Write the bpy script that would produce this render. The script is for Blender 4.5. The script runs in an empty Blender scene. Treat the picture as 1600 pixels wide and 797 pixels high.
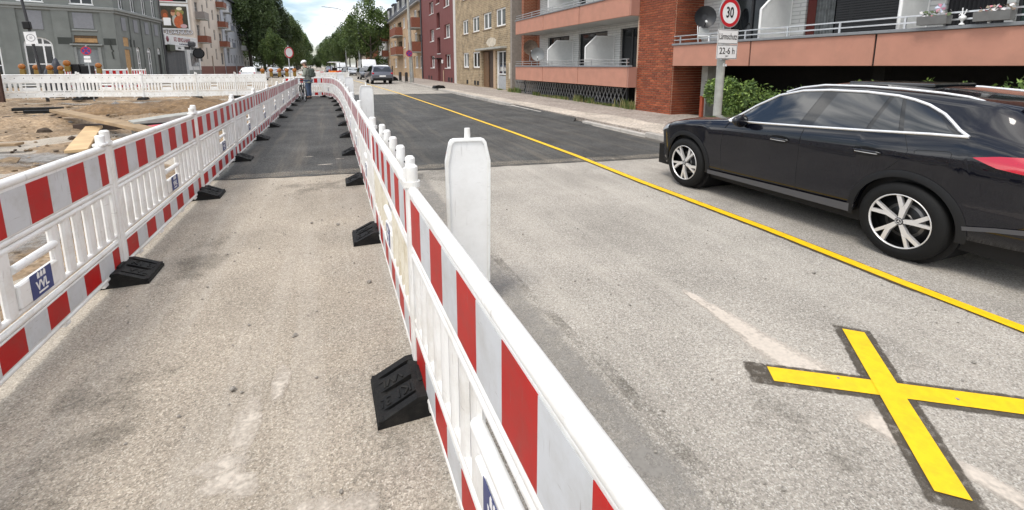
import bpy, bmesh, math, random
import numpy as np
from mathutils import Vector, Matrix, Euler
random.seed(7); np.random.seed(7)
R=math.radians
SC=bpy.context.scene
COL=SC.collection
# ------------------------------------------------------------------ camera
CAMZ=1.70
cd=bpy.data.cameras.new('camera'); cam=bpy.data.objects.new('camera',cd); COL.objects.link(cam)
cd.sensor_width=36; cd.lens=715/1600*36; cd.shift_y=-(398.5-225)/1600
cd.clip_start=.05; cd.clip_end=3000
cam.location=(0,0,CAMZ); cam.rotation_euler=(R(90-9.683),0,R(-21.314))
SC.camera=cam
# ------------------------------------------------------------------ world and sun
SUN_EL=60; SUN_AZ=236     # degrees, azimuth clockwise from +Y
w=bpy.data.worlds.new('World'); SC.world=w; w.use_nodes=True
nt=w.node_tree; nt.nodes.clear()
out=nt.nodes.new('ShaderNodeOutputWorld'); bg=nt.nodes.new('ShaderNodeBackground')
sky=nt.nodes.new('ShaderNodeTexSky'); sky.sky_type='NISHITA'; sky.sun_disc=False
sky.sun_elevation=R(SUN_EL); sky.sun_rotation=R(SUN_AZ); sky.air_density=1; sky.dust_density=1.5
tc=nt.nodes.new('ShaderNodeTexCoord'); mp=nt.nodes.new('ShaderNodeMapping'); mp.inputs['Scale'].default_value=(1,1,3.2)
mp.inputs['Location'].default_value=(.35,.2,.1)
nz=nt.nodes.new('ShaderNodeTexNoise'); nz.inputs['Scale'].default_value=2.3; nz.inputs['Detail'].default_value=7; nz.inputs['Roughness'].default_value=.55
cr=nt.nodes.new('ShaderNodeValToRGB'); cr.color_ramp.elements[0].position=.40; cr.color_ramp.elements[1].position=.56
nz2=nt.nodes.new('ShaderNodeTexNoise'); nz2.inputs['Scale'].default_value=5.5; nz2.inputs['Detail'].default_value=6
cr2=nt.nodes.new('ShaderNodeValToRGB'); cr2.color_ramp.elements[0].position=.38; cr2.color_ramp.elements[1].position=.60
cr2.color_ramp.elements[0].color=(4.6,5.0,5.6,1); cr2.color_ramp.elements[1].color=(14.5,14.4,14.2,1)
mix=nt.nodes.new('ShaderNodeMix'); mix.data_type='RGBA'
L=nt.links.new
L(tc.outputs['Generated'],mp.inputs['Vector']); L(mp.outputs[0],nz.inputs['Vector']); L(mp.outputs[0],nz2.inputs['Vector'])
L(nz.outputs[0],cr.inputs[0]); L(nz2.outputs[0],cr2.inputs[0])
L(cr.outputs[0],mix.inputs['Factor']); L(sky.outputs[0],mix.inputs['A']); L(cr2.outputs[0],mix.inputs['B'])
L(mix.outputs['Result'],bg.inputs[0]); bg.inputs[1].default_value=.10; L(bg.outputs[0],out.inputs[0])
sd=bpy.data.lights.new('sun','SUN'); sd.energy=1.15; sd.angle=R(20); sd.color=(1,.95,.87)
so=bpy.data.objects.new('sun',sd); COL.objects.link(so)
az=R(SUN_AZ); el=R(SUN_EL)
sdir=Vector((math.sin(az)*math.cos(el),math.cos(az)*math.cos(el),math.sin(el)))
so.rotation_euler=sdir.to_track_quat('Z','Y').to_euler(); so.location=sdir*60
SC.view_settings.view_transform='Standard'; SC.view_settings.look='None'; SC.view_settings.exposure=0.92; SC.view_settings.gamma=1
# ------------------------------------------------------------------ materials
MATS={}
def mat(name,col,rough=.6,metal=0,var=.0,vscale=8,bump=0,bscale=60,spec=.5,coat=0,trans=0,alpha=1,rand=0,dirt=None,dscale=3,damt=.5,emit=0,sub=0,scratch=0):
    if name in MATS: return MATS[name]
    m=bpy.data.materials.new(name); m.use_nodes=True; t=m.node_tree; b=t.nodes['Principled BSDF']
    b.inputs['Base Color'].default_value=(*col,1); b.inputs['Roughness'].default_value=rough; b.inputs['Metallic'].default_value=metal
    b.inputs['Specular IOR Level'].default_value=spec
    b.inputs['Coat Weight'].default_value=coat; b.inputs['Coat Roughness'].default_value=.02
    if trans: b.inputs['Transmission Weight'].default_value=trans
    if emit: b.inputs['Emission Color'].default_value=(*col,1); b.inputs['Emission Strength'].default_value=emit
    tcn=t.nodes.new('ShaderNodeTexCoord'); src=None
    if var or dirt or rand:
        rgb=t.nodes.new('ShaderNodeRGB'); rgb.outputs[0].default_value=(*col,1); src=rgb.outputs[0]
        if var:
            n=t.nodes.new('ShaderNodeTexNoise'); n.inputs['Scale'].default_value=vscale; n.inputs['Detail'].default_value=5
            t.links.new(tcn.outputs['Object'],n.inputs['Vector'])
            mr=t.nodes.new('ShaderNodeMapRange'); mr.inputs[1].default_value=.25; mr.inputs[2].default_value=.75; mr.inputs[3].default_value=1-var; mr.inputs[4].default_value=1+var
            t.links.new(n.outputs[0],mr.inputs[0])
            h=t.nodes.new('ShaderNodeHueSaturation'); t.links.new(mr.outputs[0],h.inputs['Value']); t.links.new(src,h.inputs['Color']); src=h.outputs[0]
        if rand:
            oi=t.nodes.new('ShaderNodeObjectInfo'); mr=t.nodes.new('ShaderNodeMapRange'); mr.inputs[3].default_value=1-rand; mr.inputs[4].default_value=1+rand
            t.links.new(oi.outputs['Random'],mr.inputs[0])
            h=t.nodes.new('ShaderNodeHueSaturation'); t.links.new(mr.outputs[0],h.inputs['Value']); t.links.new(src,h.inputs['Color']); src=h.outputs[0]
        if dirt:
            n=t.nodes.new('ShaderNodeTexNoise'); n.inputs['Scale'].default_value=dscale; n.inputs['Detail'].default_value=8; n.inputs['Roughness'].default_value=.7
            t.links.new(tcn.outputs['Object'],n.inputs['Vector'])
            oi=t.nodes.new('ShaderNodeObjectInfo')
            va=t.nodes.new('ShaderNodeVectorMath'); va.operation='ADD'
            t.links.new(tcn.outputs['Object'],va.inputs[0]); t.links.new(oi.outputs['Location'],va.inputs[1]); t.links.new(va.outputs[0],n.inputs['Vector'])
            mr=t.nodes.new('ShaderNodeMapRange'); mr.inputs[1].default_value=.45; mr.inputs[2].default_value=.8; mr.inputs[3].default_value=0; mr.inputs[4].default_value=damt
            t.links.new(n.outputs[0],mr.inputs[0])
            mx=t.nodes.new('ShaderNodeMix'); mx.data_type='RGBA'; t.links.new(mr.outputs[0],mx.inputs['Factor']); t.links.new(src,mx.inputs['A']); mx.inputs['B'].default_value=(*dirt,1); src=mx.outputs['Result']
        if scratch:   # fine scuffs, short and mostly upright
            for k,(sc_,lo) in enumerate(((( 55,55,5),.66),((9,9,70),.69))):
                mpn=t.nodes.new('ShaderNodeMapping'); mpn.inputs['Scale'].default_value=sc_; mpn.inputs['Rotation'].default_value=(0,R(12-30*k),0); t.links.new(va.outputs[0],mpn.inputs[0])
                n=t.nodes.new('ShaderNodeTexNoise'); n.inputs['Scale'].default_value=1; n.inputs['Detail'].default_value=3; t.links.new(mpn.outputs[0],n.inputs['Vector'])
                mr=t.nodes.new('ShaderNodeMapRange'); mr.inputs[1].default_value=lo; mr.inputs[2].default_value=lo+.05; mr.inputs[4].default_value=scratch; t.links.new(n.outputs[0],mr.inputs[0])
                mx=t.nodes.new('ShaderNodeMix'); mx.data_type='RGBA'; t.links.new(mr.outputs[0],mx.inputs['Factor']); t.links.new(src,mx.inputs['A']); mx.inputs['B'].default_value=(.22,.2,.18,1); src=mx.outputs['Result']
        t.links.new(src,b.inputs['Base Color'])
    if bump:
        n=t.nodes.new('ShaderNodeTexNoise'); n.inputs['Scale'].default_value=bscale; n.inputs['Detail'].default_value=4
        t.links.new(tcn.outputs['Object'],n.inputs['Vector'])
        bp=t.nodes.new('ShaderNodeBump'); bp.inputs['Strength'].default_value=bump; bp.inputs['Distance'].default_value=.01
        t.links.new(n.outputs[0],bp.inputs['Height']); t.links.new(bp.outputs[0],b.inputs['Normal'])
    MATS[name]=m; return m
def N(t,kind,**kw):
    n=t.nodes.new(kind)
    for k,v in kw.items():
        if k in n.inputs: n.inputs[k].default_value=v
        else: setattr(n,k,v)
    return n
def ramp(t,stops):
    n=t.nodes.new('ShaderNodeValToRGB'); e=n.color_ramp.elements
    while len(e)<len(stops): e.new(.5)
    for i,(p,c) in enumerate(stops): e[i].position=p; e[i].color=(*c,1) if len(c)==3 else c
    return n
def mixc(t,f,a,b,mode='MIX'):
    n=t.nodes.new('ShaderNodeMix'); n.data_type='RGBA'; n.blend_type=mode
    for s,x in (('Factor',f),('A',a),('B',b)):
        if hasattr(x,'is_linked'): t.links.new(x,n.inputs[s])
        elif isinstance(x,(int,float)): n.inputs[s].default_value=x
        else: n.inputs[s].default_value=(*x,1)
    return n.outputs['Result']
def asphalt(name,dark,mid,light,gscale=70,streak=None,patch=.35,bump=.5,chip=(.62,.6,.55),chipamt=.5,dusty=None,streakamt=.65):
    m=bpy.data.materials.new(name); m.use_nodes=True; t=m.node_tree; b=t.nodes['Principled BSDF']; l=t.links.new
    tc=N(t,'ShaderNodeTexCoord'); P=tc.outputs['Object']
    v=N(t,'ShaderNodeTexVoronoi',Scale=gscale); l(P,v.inputs['Vector'])
    sep=N(t,'ShaderNodeSeparateColor'); l(v.outputs['Color'],sep.inputs[0])
    g=ramp(t,[(0,dark),(.45,mid),(.86,mid),(1,light)]); l(sep.outputs[0],g.inputs[0])
    n1=N(t,'ShaderNodeTexNoise',Scale=gscale*.35,Detail=6.,Roughness=.7); l(P,n1.inputs['Vector'])
    r1=ramp(t,[(.3,(.55,.55,.55)),(.7,(1.35,1.35,1.35))]); l(n1.outputs[0],r1.inputs[0])
    c=mixc(t,.8,g.outputs[0],r1.outputs[0],'MULTIPLY')
    n2=N(t,'ShaderNodeTexNoise',Scale=.9,Detail=8.,Roughness=.62); l(P,n2.inputs['Vector'])
    r2=ramp(t,[(.3,(1-patch,)*3),(.7,(1+patch*.7,)*3)]); l(n2.outputs[0],r2.inputs[0])
    c=mixc(t,1.,c,r2.outputs[0],'MULTIPLY')
    # bright chips of aggregate
    v2=N(t,'ShaderNodeTexVoronoi',Scale=gscale*1.1); l(P,v2.inputs['Vector'])
    s2=N(t,'ShaderNodeSeparateColor'); l(v2.outputs['Color'],s2.inputs[0])
    mr=N(t,'ShaderNodeMapRange'); mr.inputs[1].default_value=.86; mr.inputs[2].default_value=.93; mr.inputs[4].default_value=chipamt; l(s2.outputs[1],mr.inputs[0])
    c=mixc(t,mr.outputs[0],c,chip)
    if dusty:   # dust carried by feet: (colour, x where it starts, x where it is full)
        sx=N(t,'ShaderNodeSeparateXYZ'); l(P,sx.inputs[0])
        nd=N(t,'ShaderNodeTexNoise',Scale=1.6,Detail=6.); l(P,nd.inputs['Vector'])
        ad=N(t,'ShaderNodeMath',operation='MULTIPLY_ADD'); l(nd.outputs[0],ad.inputs[0]); ad.inputs[1].default_value=1.2; l(sx.outputs[0],ad.inputs[2])
        md=N(t,'ShaderNodeMapRange'); md.inputs[1].default_value=dusty[1]; md.inputs[2].default_value=dusty[2]; md.inputs[3].default_value=0; md.inputs[4].default_value=dusty[3]; l(ad.outputs[0],md.inputs[0])
        c=mixc(t,md.outputs[0],c,mixc(t,1.,c,dusty[0],'MULTIPLY'))
    if streak:
        mp=N(t,'ShaderNodeMapping'); mp.inputs['Scale'].default_value=(3.5,.18,1); l(P,mp.inputs[0])
        ns=N(t,'ShaderNodeTexNoise',Scale=1.,Detail=8.,Roughness=.65); l(mp.outputs[0],ns.inputs['Vector'])
        ms=N(t,'ShaderNodeMapRange'); ms.inputs[1].default_value=.5; ms.inputs[2].default_value=.75; ms.inputs[4].default_value=streakamt; l(ns.outputs[0],ms.inputs[0])
        c=mixc(t,ms.outputs[0],c,streak)
    l(c,b.inputs['Base Color']); b.inputs['Roughness'].default_value=.85; b.inputs['Specular IOR Level'].default_value=.35
    hb=N(t,'ShaderNodeMath',operation='ADD'); l(v.outputs['Distance'],hb.inputs[0]); l(n1.outputs[0],hb.inputs[1])
    bp=N(t,'ShaderNodeBump'); bp.inputs['Strength'].default_value=bump; bp.inputs['Distance'].default_value=.006
    l(hb.outputs[0],bp.inputs['Height']); l(bp.outputs[0],b.inputs['Normal'])
    MATS[name]=m; return m
def brickmat(name,c1,c2,mort,bw=.25,bh=.083,scale=1,axis='XZ',bump=.6,mortar=.012,var=.3):
    m=bpy.data.materials.new(name); m.use_nodes=True; t=m.node_tree; b=t.nodes['Principled BSDF']; l=t.links.new
    tc=N(t,'ShaderNodeTexCoord'); sx=N(t,'ShaderNodeSeparateXYZ'); l(tc.outputs['Object'],sx.inputs[0])
    cb=N(t,'ShaderNodeCombineXYZ')
    if axis=='XZ':
        ad=N(t,'ShaderNodeMath',operation='ADD'); l(sx.outputs[0],ad.inputs[0]); l(sx.outputs[1],ad.inputs[1]); l(ad.outputs[0],cb.inputs[0]); l(sx.outputs[2],cb.inputs[1])
    br=N(t,'ShaderNodeTexBrick'); l(cb.outputs[0],br.inputs['Vector'])
    br.inputs['Scale'].default_value=1; br.inputs['Brick Width'].default_value=bw; br.inputs['Row Height'].default_value=bh; br.inputs['Mortar Size'].default_value=mortar; br.inputs['Mortar Smooth'].default_value=.2
    br.inputs['Color1'].default_value=(*c1,1); br.inputs['Color2'].default_value=(*c2,1); br.inputs['Mortar'].default_value=(*mort,1)
    n=N(t,'ShaderNodeTexNoise',Scale=1.3,Detail=8.,Roughness=.7); l(tc.outputs['Object'],n.inputs['Vector'])
    r=ramp(t,[(.3,(1-var,)*3),(.7,(1+var,)*3)]); l(n.outputs[0],r.inputs[0])
    c=mixc(t,1.,br.outputs['Color'],r.outputs[0],'MULTIPLY'); l(c,b.inputs['Base Color']); b.inputs['Roughness'].default_value=.85
    bp=N(t,'ShaderNodeBump'); bp.inputs['Strength'].default_value=bump; bp.inputs['Distance'].default_value=.01; bp.invert=True
    l(br.outputs['Fac'],bp.inputs['Height']); l(bp.outputs[0],b.inputs['Normal'])
    MATS[name]=m; return m
def wornmat(name,col,thresh=.5,soft=.15,scale=9,rough=.8,amt=1.,fine=60,edge=True):
    """paint, dust or residue on the ground with a broken outline: UV x runs 0..1 across, falling off to the edges"""
    m=bpy.data.materials.new(name); m.use_nodes=True; t=m.node_tree; b=t.nodes['Principled BSDF']; l=t.links.new
    b.inputs['Roughness'].default_value=rough
    tc=N(t,'ShaderNodeTexCoord'); P=tc.outputs['Object']
    n=N(t,'ShaderNodeTexNoise',Scale=float(scale),Detail=8.,Roughness=.65); l(P,n.inputs['Vector'])
    n2=N(t,'ShaderNodeTexNoise',Scale=float(fine),Detail=3.); l(P,n2.inputs['Vector'])
    at=N(t,'ShaderNodeAttribute',attribute_name='edge')
    s=N(t,'ShaderNodeMath',operation='MULTIPLY_ADD'); l(n2.outputs[0],s.inputs[0]); s.inputs[1].default_value=.35; l(n.outputs[0],s.inputs[2])
    s2=N(t,'ShaderNodeMath',operation='ADD'); l(s.outputs[0],s2.inputs[0]); l(at.outputs['Fac'],s2.inputs[1])
    mr=N(t,'ShaderNodeMapRange'); mr.inputs[1].default_value=thresh+.40; mr.inputs[2].default_value=thresh+.40+soft; mr.inputs[4].default_value=amt; l(s2.outputs[0],mr.inputs[0])
    hv=N(t,'ShaderNodeMapRange'); hv.inputs[3].default_value=.75; hv.inputs[4].default_value=1.2; l(n2.outputs[0],hv.inputs[0])
    h=N(t,'ShaderNodeHueSaturation'); h.inputs['Color'].default_value=(*col,1); l(hv.outputs[0],h.inputs['Value']); l(h.outputs[0],b.inputs['Base Color'])
    tr=N(t,'ShaderNodeBsdfTransparent'); mx=N(t,'ShaderNodeMixShader'); l(mr.outputs[0],mx.inputs[0]); l(tr.outputs[0],mx.inputs[1]); l(b.outputs[0],mx.inputs[2])
    l(mx.outputs[0],t.nodes['Material Output'].inputs[0])
    MATS[name]=m; return m
# ------------------------------------------------------------------ mesh builder
class MB:
    def __init__(s): s.v=[]; s.f=[]; s.m=[]; s.s=[]
    def add(s,vs,fs,mi=0,smooth=False):
        o=len(s.v); s.v.extend([tuple(p) for p in vs])
        for f in fs: s.f.append(tuple(i+o for i in f)); s.m.append(mi); s.s.append(smooth)
        return s
    def box(s,x0,y0,z0,x1,y1,z1,mi=0,ch=0):
        if x0>x1:x0,x1=x1,x0
        if y0>y1:y0,y1=y1,y0
        if z0>z1:z0,z1=z1,z0
        if ch<=0:
            return s.add([(x0,y0,z0),(x1,y0,z0),(x1,y1,z0),(x0,y1,z0),(x0,y0,z1),(x1,y0,z1),(x1,y1,z1),(x0,y1,z1)],
             [(0,3,2,1),(4,5,6,7),(0,1,5,4),(1,2,6,5),(2,3,7,6),(3,0,4,7)],mi)
        c=min(ch,(x1-x0)*.49,(y1-y0)*.49,(z1-z0)*.49)
        bm=bmesh.new(); bmesh.ops.create_cube(bm,size=1)
        for v in bm.verts: v.co=Vector(((x0+x1)/2+v.co.x*(x1-x0),(y0+y1)/2+v.co.y*(y1-y0),(z0+z1)/2+v.co.z*(z1-z0)))
        bmesh.ops.bevel(bm,geom=bm.edges[:],offset=c,segments=1,affect='EDGES')
        s.bm(bm,mi); bm.free(); return s
    def bm(s,bm,mi=0,smooth=False):
        bm.verts.index_update()
        return s.add([v.co for v in bm.verts],[[v.index for v in f.verts] for f in bm.faces],mi,smooth)
    def cyl(s,p0,p1,r0,r1=None,n=12,mi=0,caps=True,smooth=True):
        r1=r0 if r1 is None else r1; p0=Vector(p0);p1=Vector(p1); a=(p1-p0).normalized()
        u=a.orthogonal().normalized(); w_=a.cross(u); vs=[]
        for p,r in((p0,r0),(p1,r1)):
            for i in range(n):
                t=2*math.pi*i/n; vs.append(p+u*math.cos(t)*r+w_*math.sin(t)*r)
        s.add(vs,[(i,(i+1)%n,n+(i+1)%n,n+i) for i in range(n)],mi,smooth)
        if caps:
            s.add(vs[:n],[tuple(range(n))[::-1]],mi); s.add(vs[n:],[tuple(range(n))],mi)
        return s
    def tube(s,pts,r,n=8,mi=0,smooth=True,closed=False):
        pts=[Vector(p) for p in pts]; k=len(pts); rs=r if isinstance(r,(list,tuple)) else [r]*k
        vs=[]; u=None
        for i,p in enumerate(pts):
            if closed: a=(pts[(i+1)%k]-pts[i-1])
            else: a=(pts[min(i+1,k-1)]-pts[max(i-1,0)])
            a.normalize()
            if u is None: u=a.orthogonal().normalized()
            u=(u-a*u.dot(a)); u=u.normalized() if u.length>1e-6 else a.orthogonal().normalized()
            w_=a.cross(u)
            for j in range(n):
                t=2*math.pi*j/n; vs.append(p+u*math.cos(t)*rs[i]+w_*math.sin(t)*rs[i])
        fs=[]
        for i in range(k if closed else k-1):
            i2=(i+1)%k
            for j in range(n): fs.append((i*n+j,i*n+(j+1)%n,i2*n+(j+1)%n,i2*n+j))
        s.add(vs,fs,mi,smooth)
        if not closed:
            s.add(vs[:n],[tuple(range(n))[::-1]],mi); s.add(vs[-n:],[tuple(range(n))],mi)
        return s
    def prism(s,poly,a0,a1,ax='y',mi=0,mis=None):
        """poly of 2-D points extruded along ax from a0 to a1; for 'y' points are (x,z); 'x': (y,z); 'z': (x,y)"""
        n=len(poly)
        def P(p,a): return (p[0],a,p[1]) if ax=='y' else ((a,p[0],p[1]) if ax=='x' else (p[0],p[1],a))
        vs=[P(p,a0) for p in poly]+[P(p,a1) for p in poly]
        s.add(vs,[tuple(range(n)),tuple(range(2*n-1,n-1,-1))]+[(i,n+i,n+(i+1)%n,(i+1)%n) for i in range(n)],mi); return s
    def lathe(s,prof,n=24,mi=0,M=None,smooth=True,close=False):
        """prof [(r,h)] turned about local Z, then moved by M"""
        vs=[]; k=len(prof)
        for r,h in prof:
            for i in range(n):
                t=2*math.pi*i/n; p=Vector((r*math.cos(t),r*math.sin(t),h)); vs.append(M@p if M else p)
        fs=[]
        for a in range(k if close else k-1):
            b=(a+1)%k
            for i in range(n): fs.append((a*n+i,a*n+(i+1)%n,b*n+(i+1)%n,b*n+i))
        s.add(vs,fs,mi,smooth); return s
    def quad(s,a,b,c,d,mi=0): return s.add([a,b,c,d],[(0,1,2,3)],mi)
    def xf(s,M,start=0):
        for i in range(start,len(s.v)): s.v[i]=tuple(M@Vector(s.v[i]))
        return s
    def mesh(s,name,mats):
        me=bpy.data.meshes.new(name); me.from_pydata(s.v,[],s.f)
        mats=mats if isinstance(mats,(list,tuple)) else [mats]
        for m in mats: me.materials.append(m)
        me.polygons.foreach_set('material_index',s.m); me.polygons.foreach_set('use_smooth',s.s); me.update()
        return me
    def build(s,name,mats,parent=None,fix=True):
        me=s.mesh(name,mats)
        if fix:
            bm=bmesh.new(); bm.from_mesh(me); bmesh.ops.remove_doubles(bm,verts=bm.verts[:],dist=1e-5) if False else None
            bmesh.ops.recalc_face_normals(bm,faces=bm.faces[:]); bm.to_mesh(me); bm.free()
        return link(name,me,parent)
def link(name,me,parent=None,loc=None,rot=None,sc=None):
    o=bpy.data.objects.new(name,me); COL.objects.link(o)
    if parent: o.parent=parent
    if loc is not None: o.location=loc
    if rot is not None: o.rotation_euler=rot
    if sc is not None: o.scale=sc
    return o
def tag(o,label=None,cat=None,group=None,kind=None):
    if label: o['label']=label
    if cat: o['category']=cat
    if group: o['group']=group
    if kind: o['kind']=kind
    return o
def thing(name,label,cat,loc=(0,0,0),rz=0,group=None):
    o=bpy.data.objects.new(name,None); COL.objects.link(o); o.location=loc; o.rotation_euler=(0,0,rz); o.empty_display_size=.2
    return tag(o,label,cat,group)
def kids(o): return KID.get(o.name,[])
def copy_tree(o,parent=None):
    c=o.copy(); COL.objects.link(c)
    if parent is not None: c.parent=parent
    for ch in [x for x in o.children]: copy_tree(ch,c)
    return c
def dup(o,loc,rz,label=None,sc=None):
    c=copy_tree(o); c.location=loc; c.rotation_euler=(0,0,rz)
    if label: c['label']=label
    if sc is not None: c.scale=sc
    return c
def structure(o): o['kind']='structure'; return o
_txt={}
def textmesh(s,size,ext=.002,bold=0,sx=1.0):
    """a flat or slightly raised lettering mesh centred on its origin, in the XY plane"""
    k=(s,size,ext,bold,sx)
    if k in _txt: return _txt[k]
    cu=bpy.data.curves.new('lettering','FONT'); cu.body=s; cu.size=size; cu.extrude=ext; cu.align_x='CENTER'; cu.align_y='CENTER'; cu.offset=bold; cu.resolution_u=3
    o=bpy.data.objects.new('lettering',cu); COL.objects.link(o)
    dg=bpy.context.evaluated_depsgraph_get(); dg.update()
    me=bpy.data.meshes.new_from_object(o.evaluated_get(dg)); COL.objects.unlink(o); bpy.data.objects.remove(o)
    for v in me.vertices: v.co.x*=sx
    _txt[k]=me; return me
def text(s,size,m,parent,M,ext=.002,bold=0,sx=1.0,name='lettering'):
    me=textmesh(s,size,ext,bold,sx)
    if len(me.materials)==0: me.materials.append(m)
    o=link(name,me,parent); o.matrix_local=M; return o
FRONT=Euler((R(90),0,0)).to_matrix().to_4x4()          # lettering read from -y
BACK=Euler((R(90),0,R(180))).to_matrix().to_4x4()      # lettering read from +y
def T(x,y,z): return Matrix.Translation((x,y,z))
# ------------------------------------------------------------------ shared materials
WHITEP=mat('white_plastic',(.80,.80,.78),.42,dirt=(.42,.37,.28),dscale=3.5,damt=.6,bump=.05,bscale=300,scratch=.3)
WHITED=mat('dirty_white_plastic',(.74,.70,.58),.5,dirt=(.40,.32,.17),dscale=6,damt=.8,bump=.05,bscale=300)
SHEETR=mat('red_sheeting',(.43,.009,.009),.42,var=.12,vscale=5,spec=.22,dirt=(.25,.05,.04),dscale=11,damt=.6,scratch=.25)
SHEETW=mat('white_sheeting',(.56,.58,.60),.45,dirt=(.36,.35,.32),dscale=6,damt=.65,scratch=.45)
RUBBER=mat('black_rubber',(.007,.0072,.0075),.65,spec=.25,dirt=(.06,.055,.045),dscale=9,damt=.5,bump=.3,bscale=150)
BLUEST=mat('blue_film',(.022,.04,.17),.4,var=.1)
WHITEF=mat('white_film',(.8,.8,.8),.45)
ALU=mat('aluminium',(.62,.63,.64),.35,metal=.85,var=.08)
GALV=mat('galvanised_steel',(.42,.44,.45),.5,metal=.7,var=.15)
BLACKP=mat('black_plastic',(.007,.007,.0075),.5,spec=.3)
GLASS=mat('window_glass',(.010,.012,.014),.05,spec=.5,coat=.2)
GLASSC=mat('curtained_window_glass',(.16,.17,.17),.05,spec=.8,var=.5,vscale=1.3)
WFRAME=mat('white_window_frame',(.78,.78,.77),.4)
DARKWOOD=mat('dark_brown_wood',(.05,.03,.02),.6,var=.3)
CONC=mat('concrete',(.34,.34,.31),.85,var=.2,vscale=6,bump=.4,bscale=80,dirt=(.18,.18,.16),dscale=2,damt=.4)
PAVE=brickmat('pavement_slabs',(.36,.33,.29),(.40,.365,.325),(.25,.23,.20),.5,.5,axis='XY',bump=.3,mortar=.008,var=.22) if False else None
# ------------------------------------------------------------------ ground
ROADM=asphalt('aged_asphalt',(.215,.195,.168),(.375,.343,.297),(.55,.515,.46),gscale=150,patch=.26,chipamt=.5,bump=.4,streak=(.50,.46,.40),streakamt=.5,dusty=((1.02,.965,.89),1.6,.4,1.))
PATCHM=asphalt('fresh_asphalt',(.034,.034,.032),(.072,.071,.067),(.14,.135,.125),gscale=90,streak=(.17,.148,.118),patch=.5,chipamt=.25,bump=.4,chip=(.25,.25,.24))
PAVEM=asphalt('pavement_surface',(.24,.20,.165),(.37,.32,.275),(.47,.42,.37),gscale=22,patch=.25,chipamt=.1,bump=.2)
LIGHTM=asphalt('sandy_concrete_strip',(.36,.31,.25),(.56,.49,.41),(.68,.62,.54),gscale=30,patch=.3,chipamt=.2,bump=.3)
SANDM=asphalt('sand',(.17,.115,.065),(.29,.205,.125),(.39,.295,.19),gscale=25,patch=.5,chipamt=.1,bump=.7)
SANDD=asphalt('brown_sand',(.13,.08,.04),(.20,.125,.062),(.27,.18,.10),gscale=18,patch=.4,chipamt=.05,bump=.9)  # darker, browner sand for the heap
def sheet(name,pts,z,m,kind='structure'):
    mb=MB(); mb.add([(x,y,z) for x,y in pts],[tuple(range(len(pts)))],0)
    o=mb.build(name,m); o['kind']=kind
    if o.data.polygons[0].normal.z<0: o.data.flip_normals()
    return o
sheet('ground',[(-900,-300),(900,-300),(900,1500),(-900,1500)],-.015,ROADM)
sheet('road',[(-1.9,-12),(6.95,-12),(6.95,60),(5.2,130),(0,400),(-16,400),(-9,130),(-1.9,60)],0,ROADM)
def wavy(a,b,n,amp,seed):
    rr=random.Random(seed); return [(a[0]+(b[0]-a[0])*i/n+(0 if i in(0,n) else rr.uniform(-amp,amp)),a[1]+(b[1]-a[1])*i/n+(0 if i in (0,n) else rr.uniform(-amp,amp))) for i in range(n+1)]
sheet('fresh_asphalt_patch',wavy((-1.9,7.86),(6.9,6.6),40,.03,1)+wavy((6.9,28.2),(-1.9,29.5),20,.05,2),.006,PATCHM)
# kerb ramp of dark asphalt, pavement, kerbs
mb=MB(); mb.box(7.10,-12,-.01,11.0,130,.12)
p=structure(mb.build('pavement',PAVEM))
sheet('sandy_edge_strip',wavy((7.12,2),(8.3,2),2,.0,3)+wavy((8.3,2),(8.35,13),14,.12,4)+wavy((8.0,14),(7.55,34),14,.06,5)+[(7.12,34)],.126,LIGHTM)
KERBM=mat('kerb_stone',(.43,.40,.36),.85,var=.15,rand=.12,bump=.5,bscale=70,dirt=(.2,.18,.15),dscale=3,damt=.5)
kerb=structure(bpy.data.objects.new('kerb',None)); COL.objects.link(kerb)
k0=MB().box(-.15,0.004,0,.0,.996,.13,0,.012).mesh('kerb_stone',KERBM)
for i in range(44):
    y=-2+i
    if 12<=y<=14: continue
    z=-.0
    link('kerb_stone',k0,kerb,loc=(7.1,y,(0 if not(9<=y<=17) else -.055)))
mb=MB(); mb.box(6.952,42.004,0,7.098,130,.13); mb.build('kerb_stone',KERBM,kerb)
sheet('asphalt_ramp',wavy((6.55,11.4),(6.45,18.6),6,.06,8)+[(6.98,18.6),(7.12,17.5),(7.10,12.4),(6.98,11.4)],.012,PATCHM)
mb=MB(); mb.add([(6.75,12.2,.008),(6.75,18,.008),(7.2,17.5,.124),(7.2,12.8,.124)],[(0,3,2,1)]); structure(mb.build('asphalt_ramp',PATCHM))
# sand pit on the left
def hsand(x,y):
    def g(cx,cy,sx,sy,h): return h*math.exp(-((x-cx)/sx)**2-((y-cy)/sy)**2)
    h=g(-6.3,19.6,2.2,1.7,.16)+g(-4.6,20.5,1.4,1.5,.12)+g(-9.5,16.4,2.6,1.5,.22)+g(-7.4,16.2,1.4,.9,.2)+g(-12,22,3,2,.3)-g(-6.5,13.6,1.6,.5,.1)
    h+=.07*math.sin(x*2.1+y*.7)*math.sin(y*1.7-x*.4)+.045*math.sin(x*5.3+1)*math.sin(y*4.1+x)
    e=min(1,max(0,(-2.0-x)/.8)); return max(h,-.1)*e
def sandgrid(name,x0,x1,y0,y1,n,m,off,M,f=hsand):
    vs=[];fs=[]
    rr=random.Random(5)
    for j in range(m+1):
        for i in range(n+1):
            x=x0+(x1-x0)*i/n; y=y0+(y1-y0)*j/m
            vs.append((x,y,f(x,y)+off+rr.uniform(-.012,.012)))
    for j in range(m):
        for i in range(n): a=j*(n+1)+i; fs.append((a,a+1,a+n+2,a+n+1))
    mb=MB(); mb.add(vs,fs,0,True); o=mb.build(name,M); return structure(o)
sandgrid('sand_ground',-24,-2.0,1,46,110,170,.006,SANDM)
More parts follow.
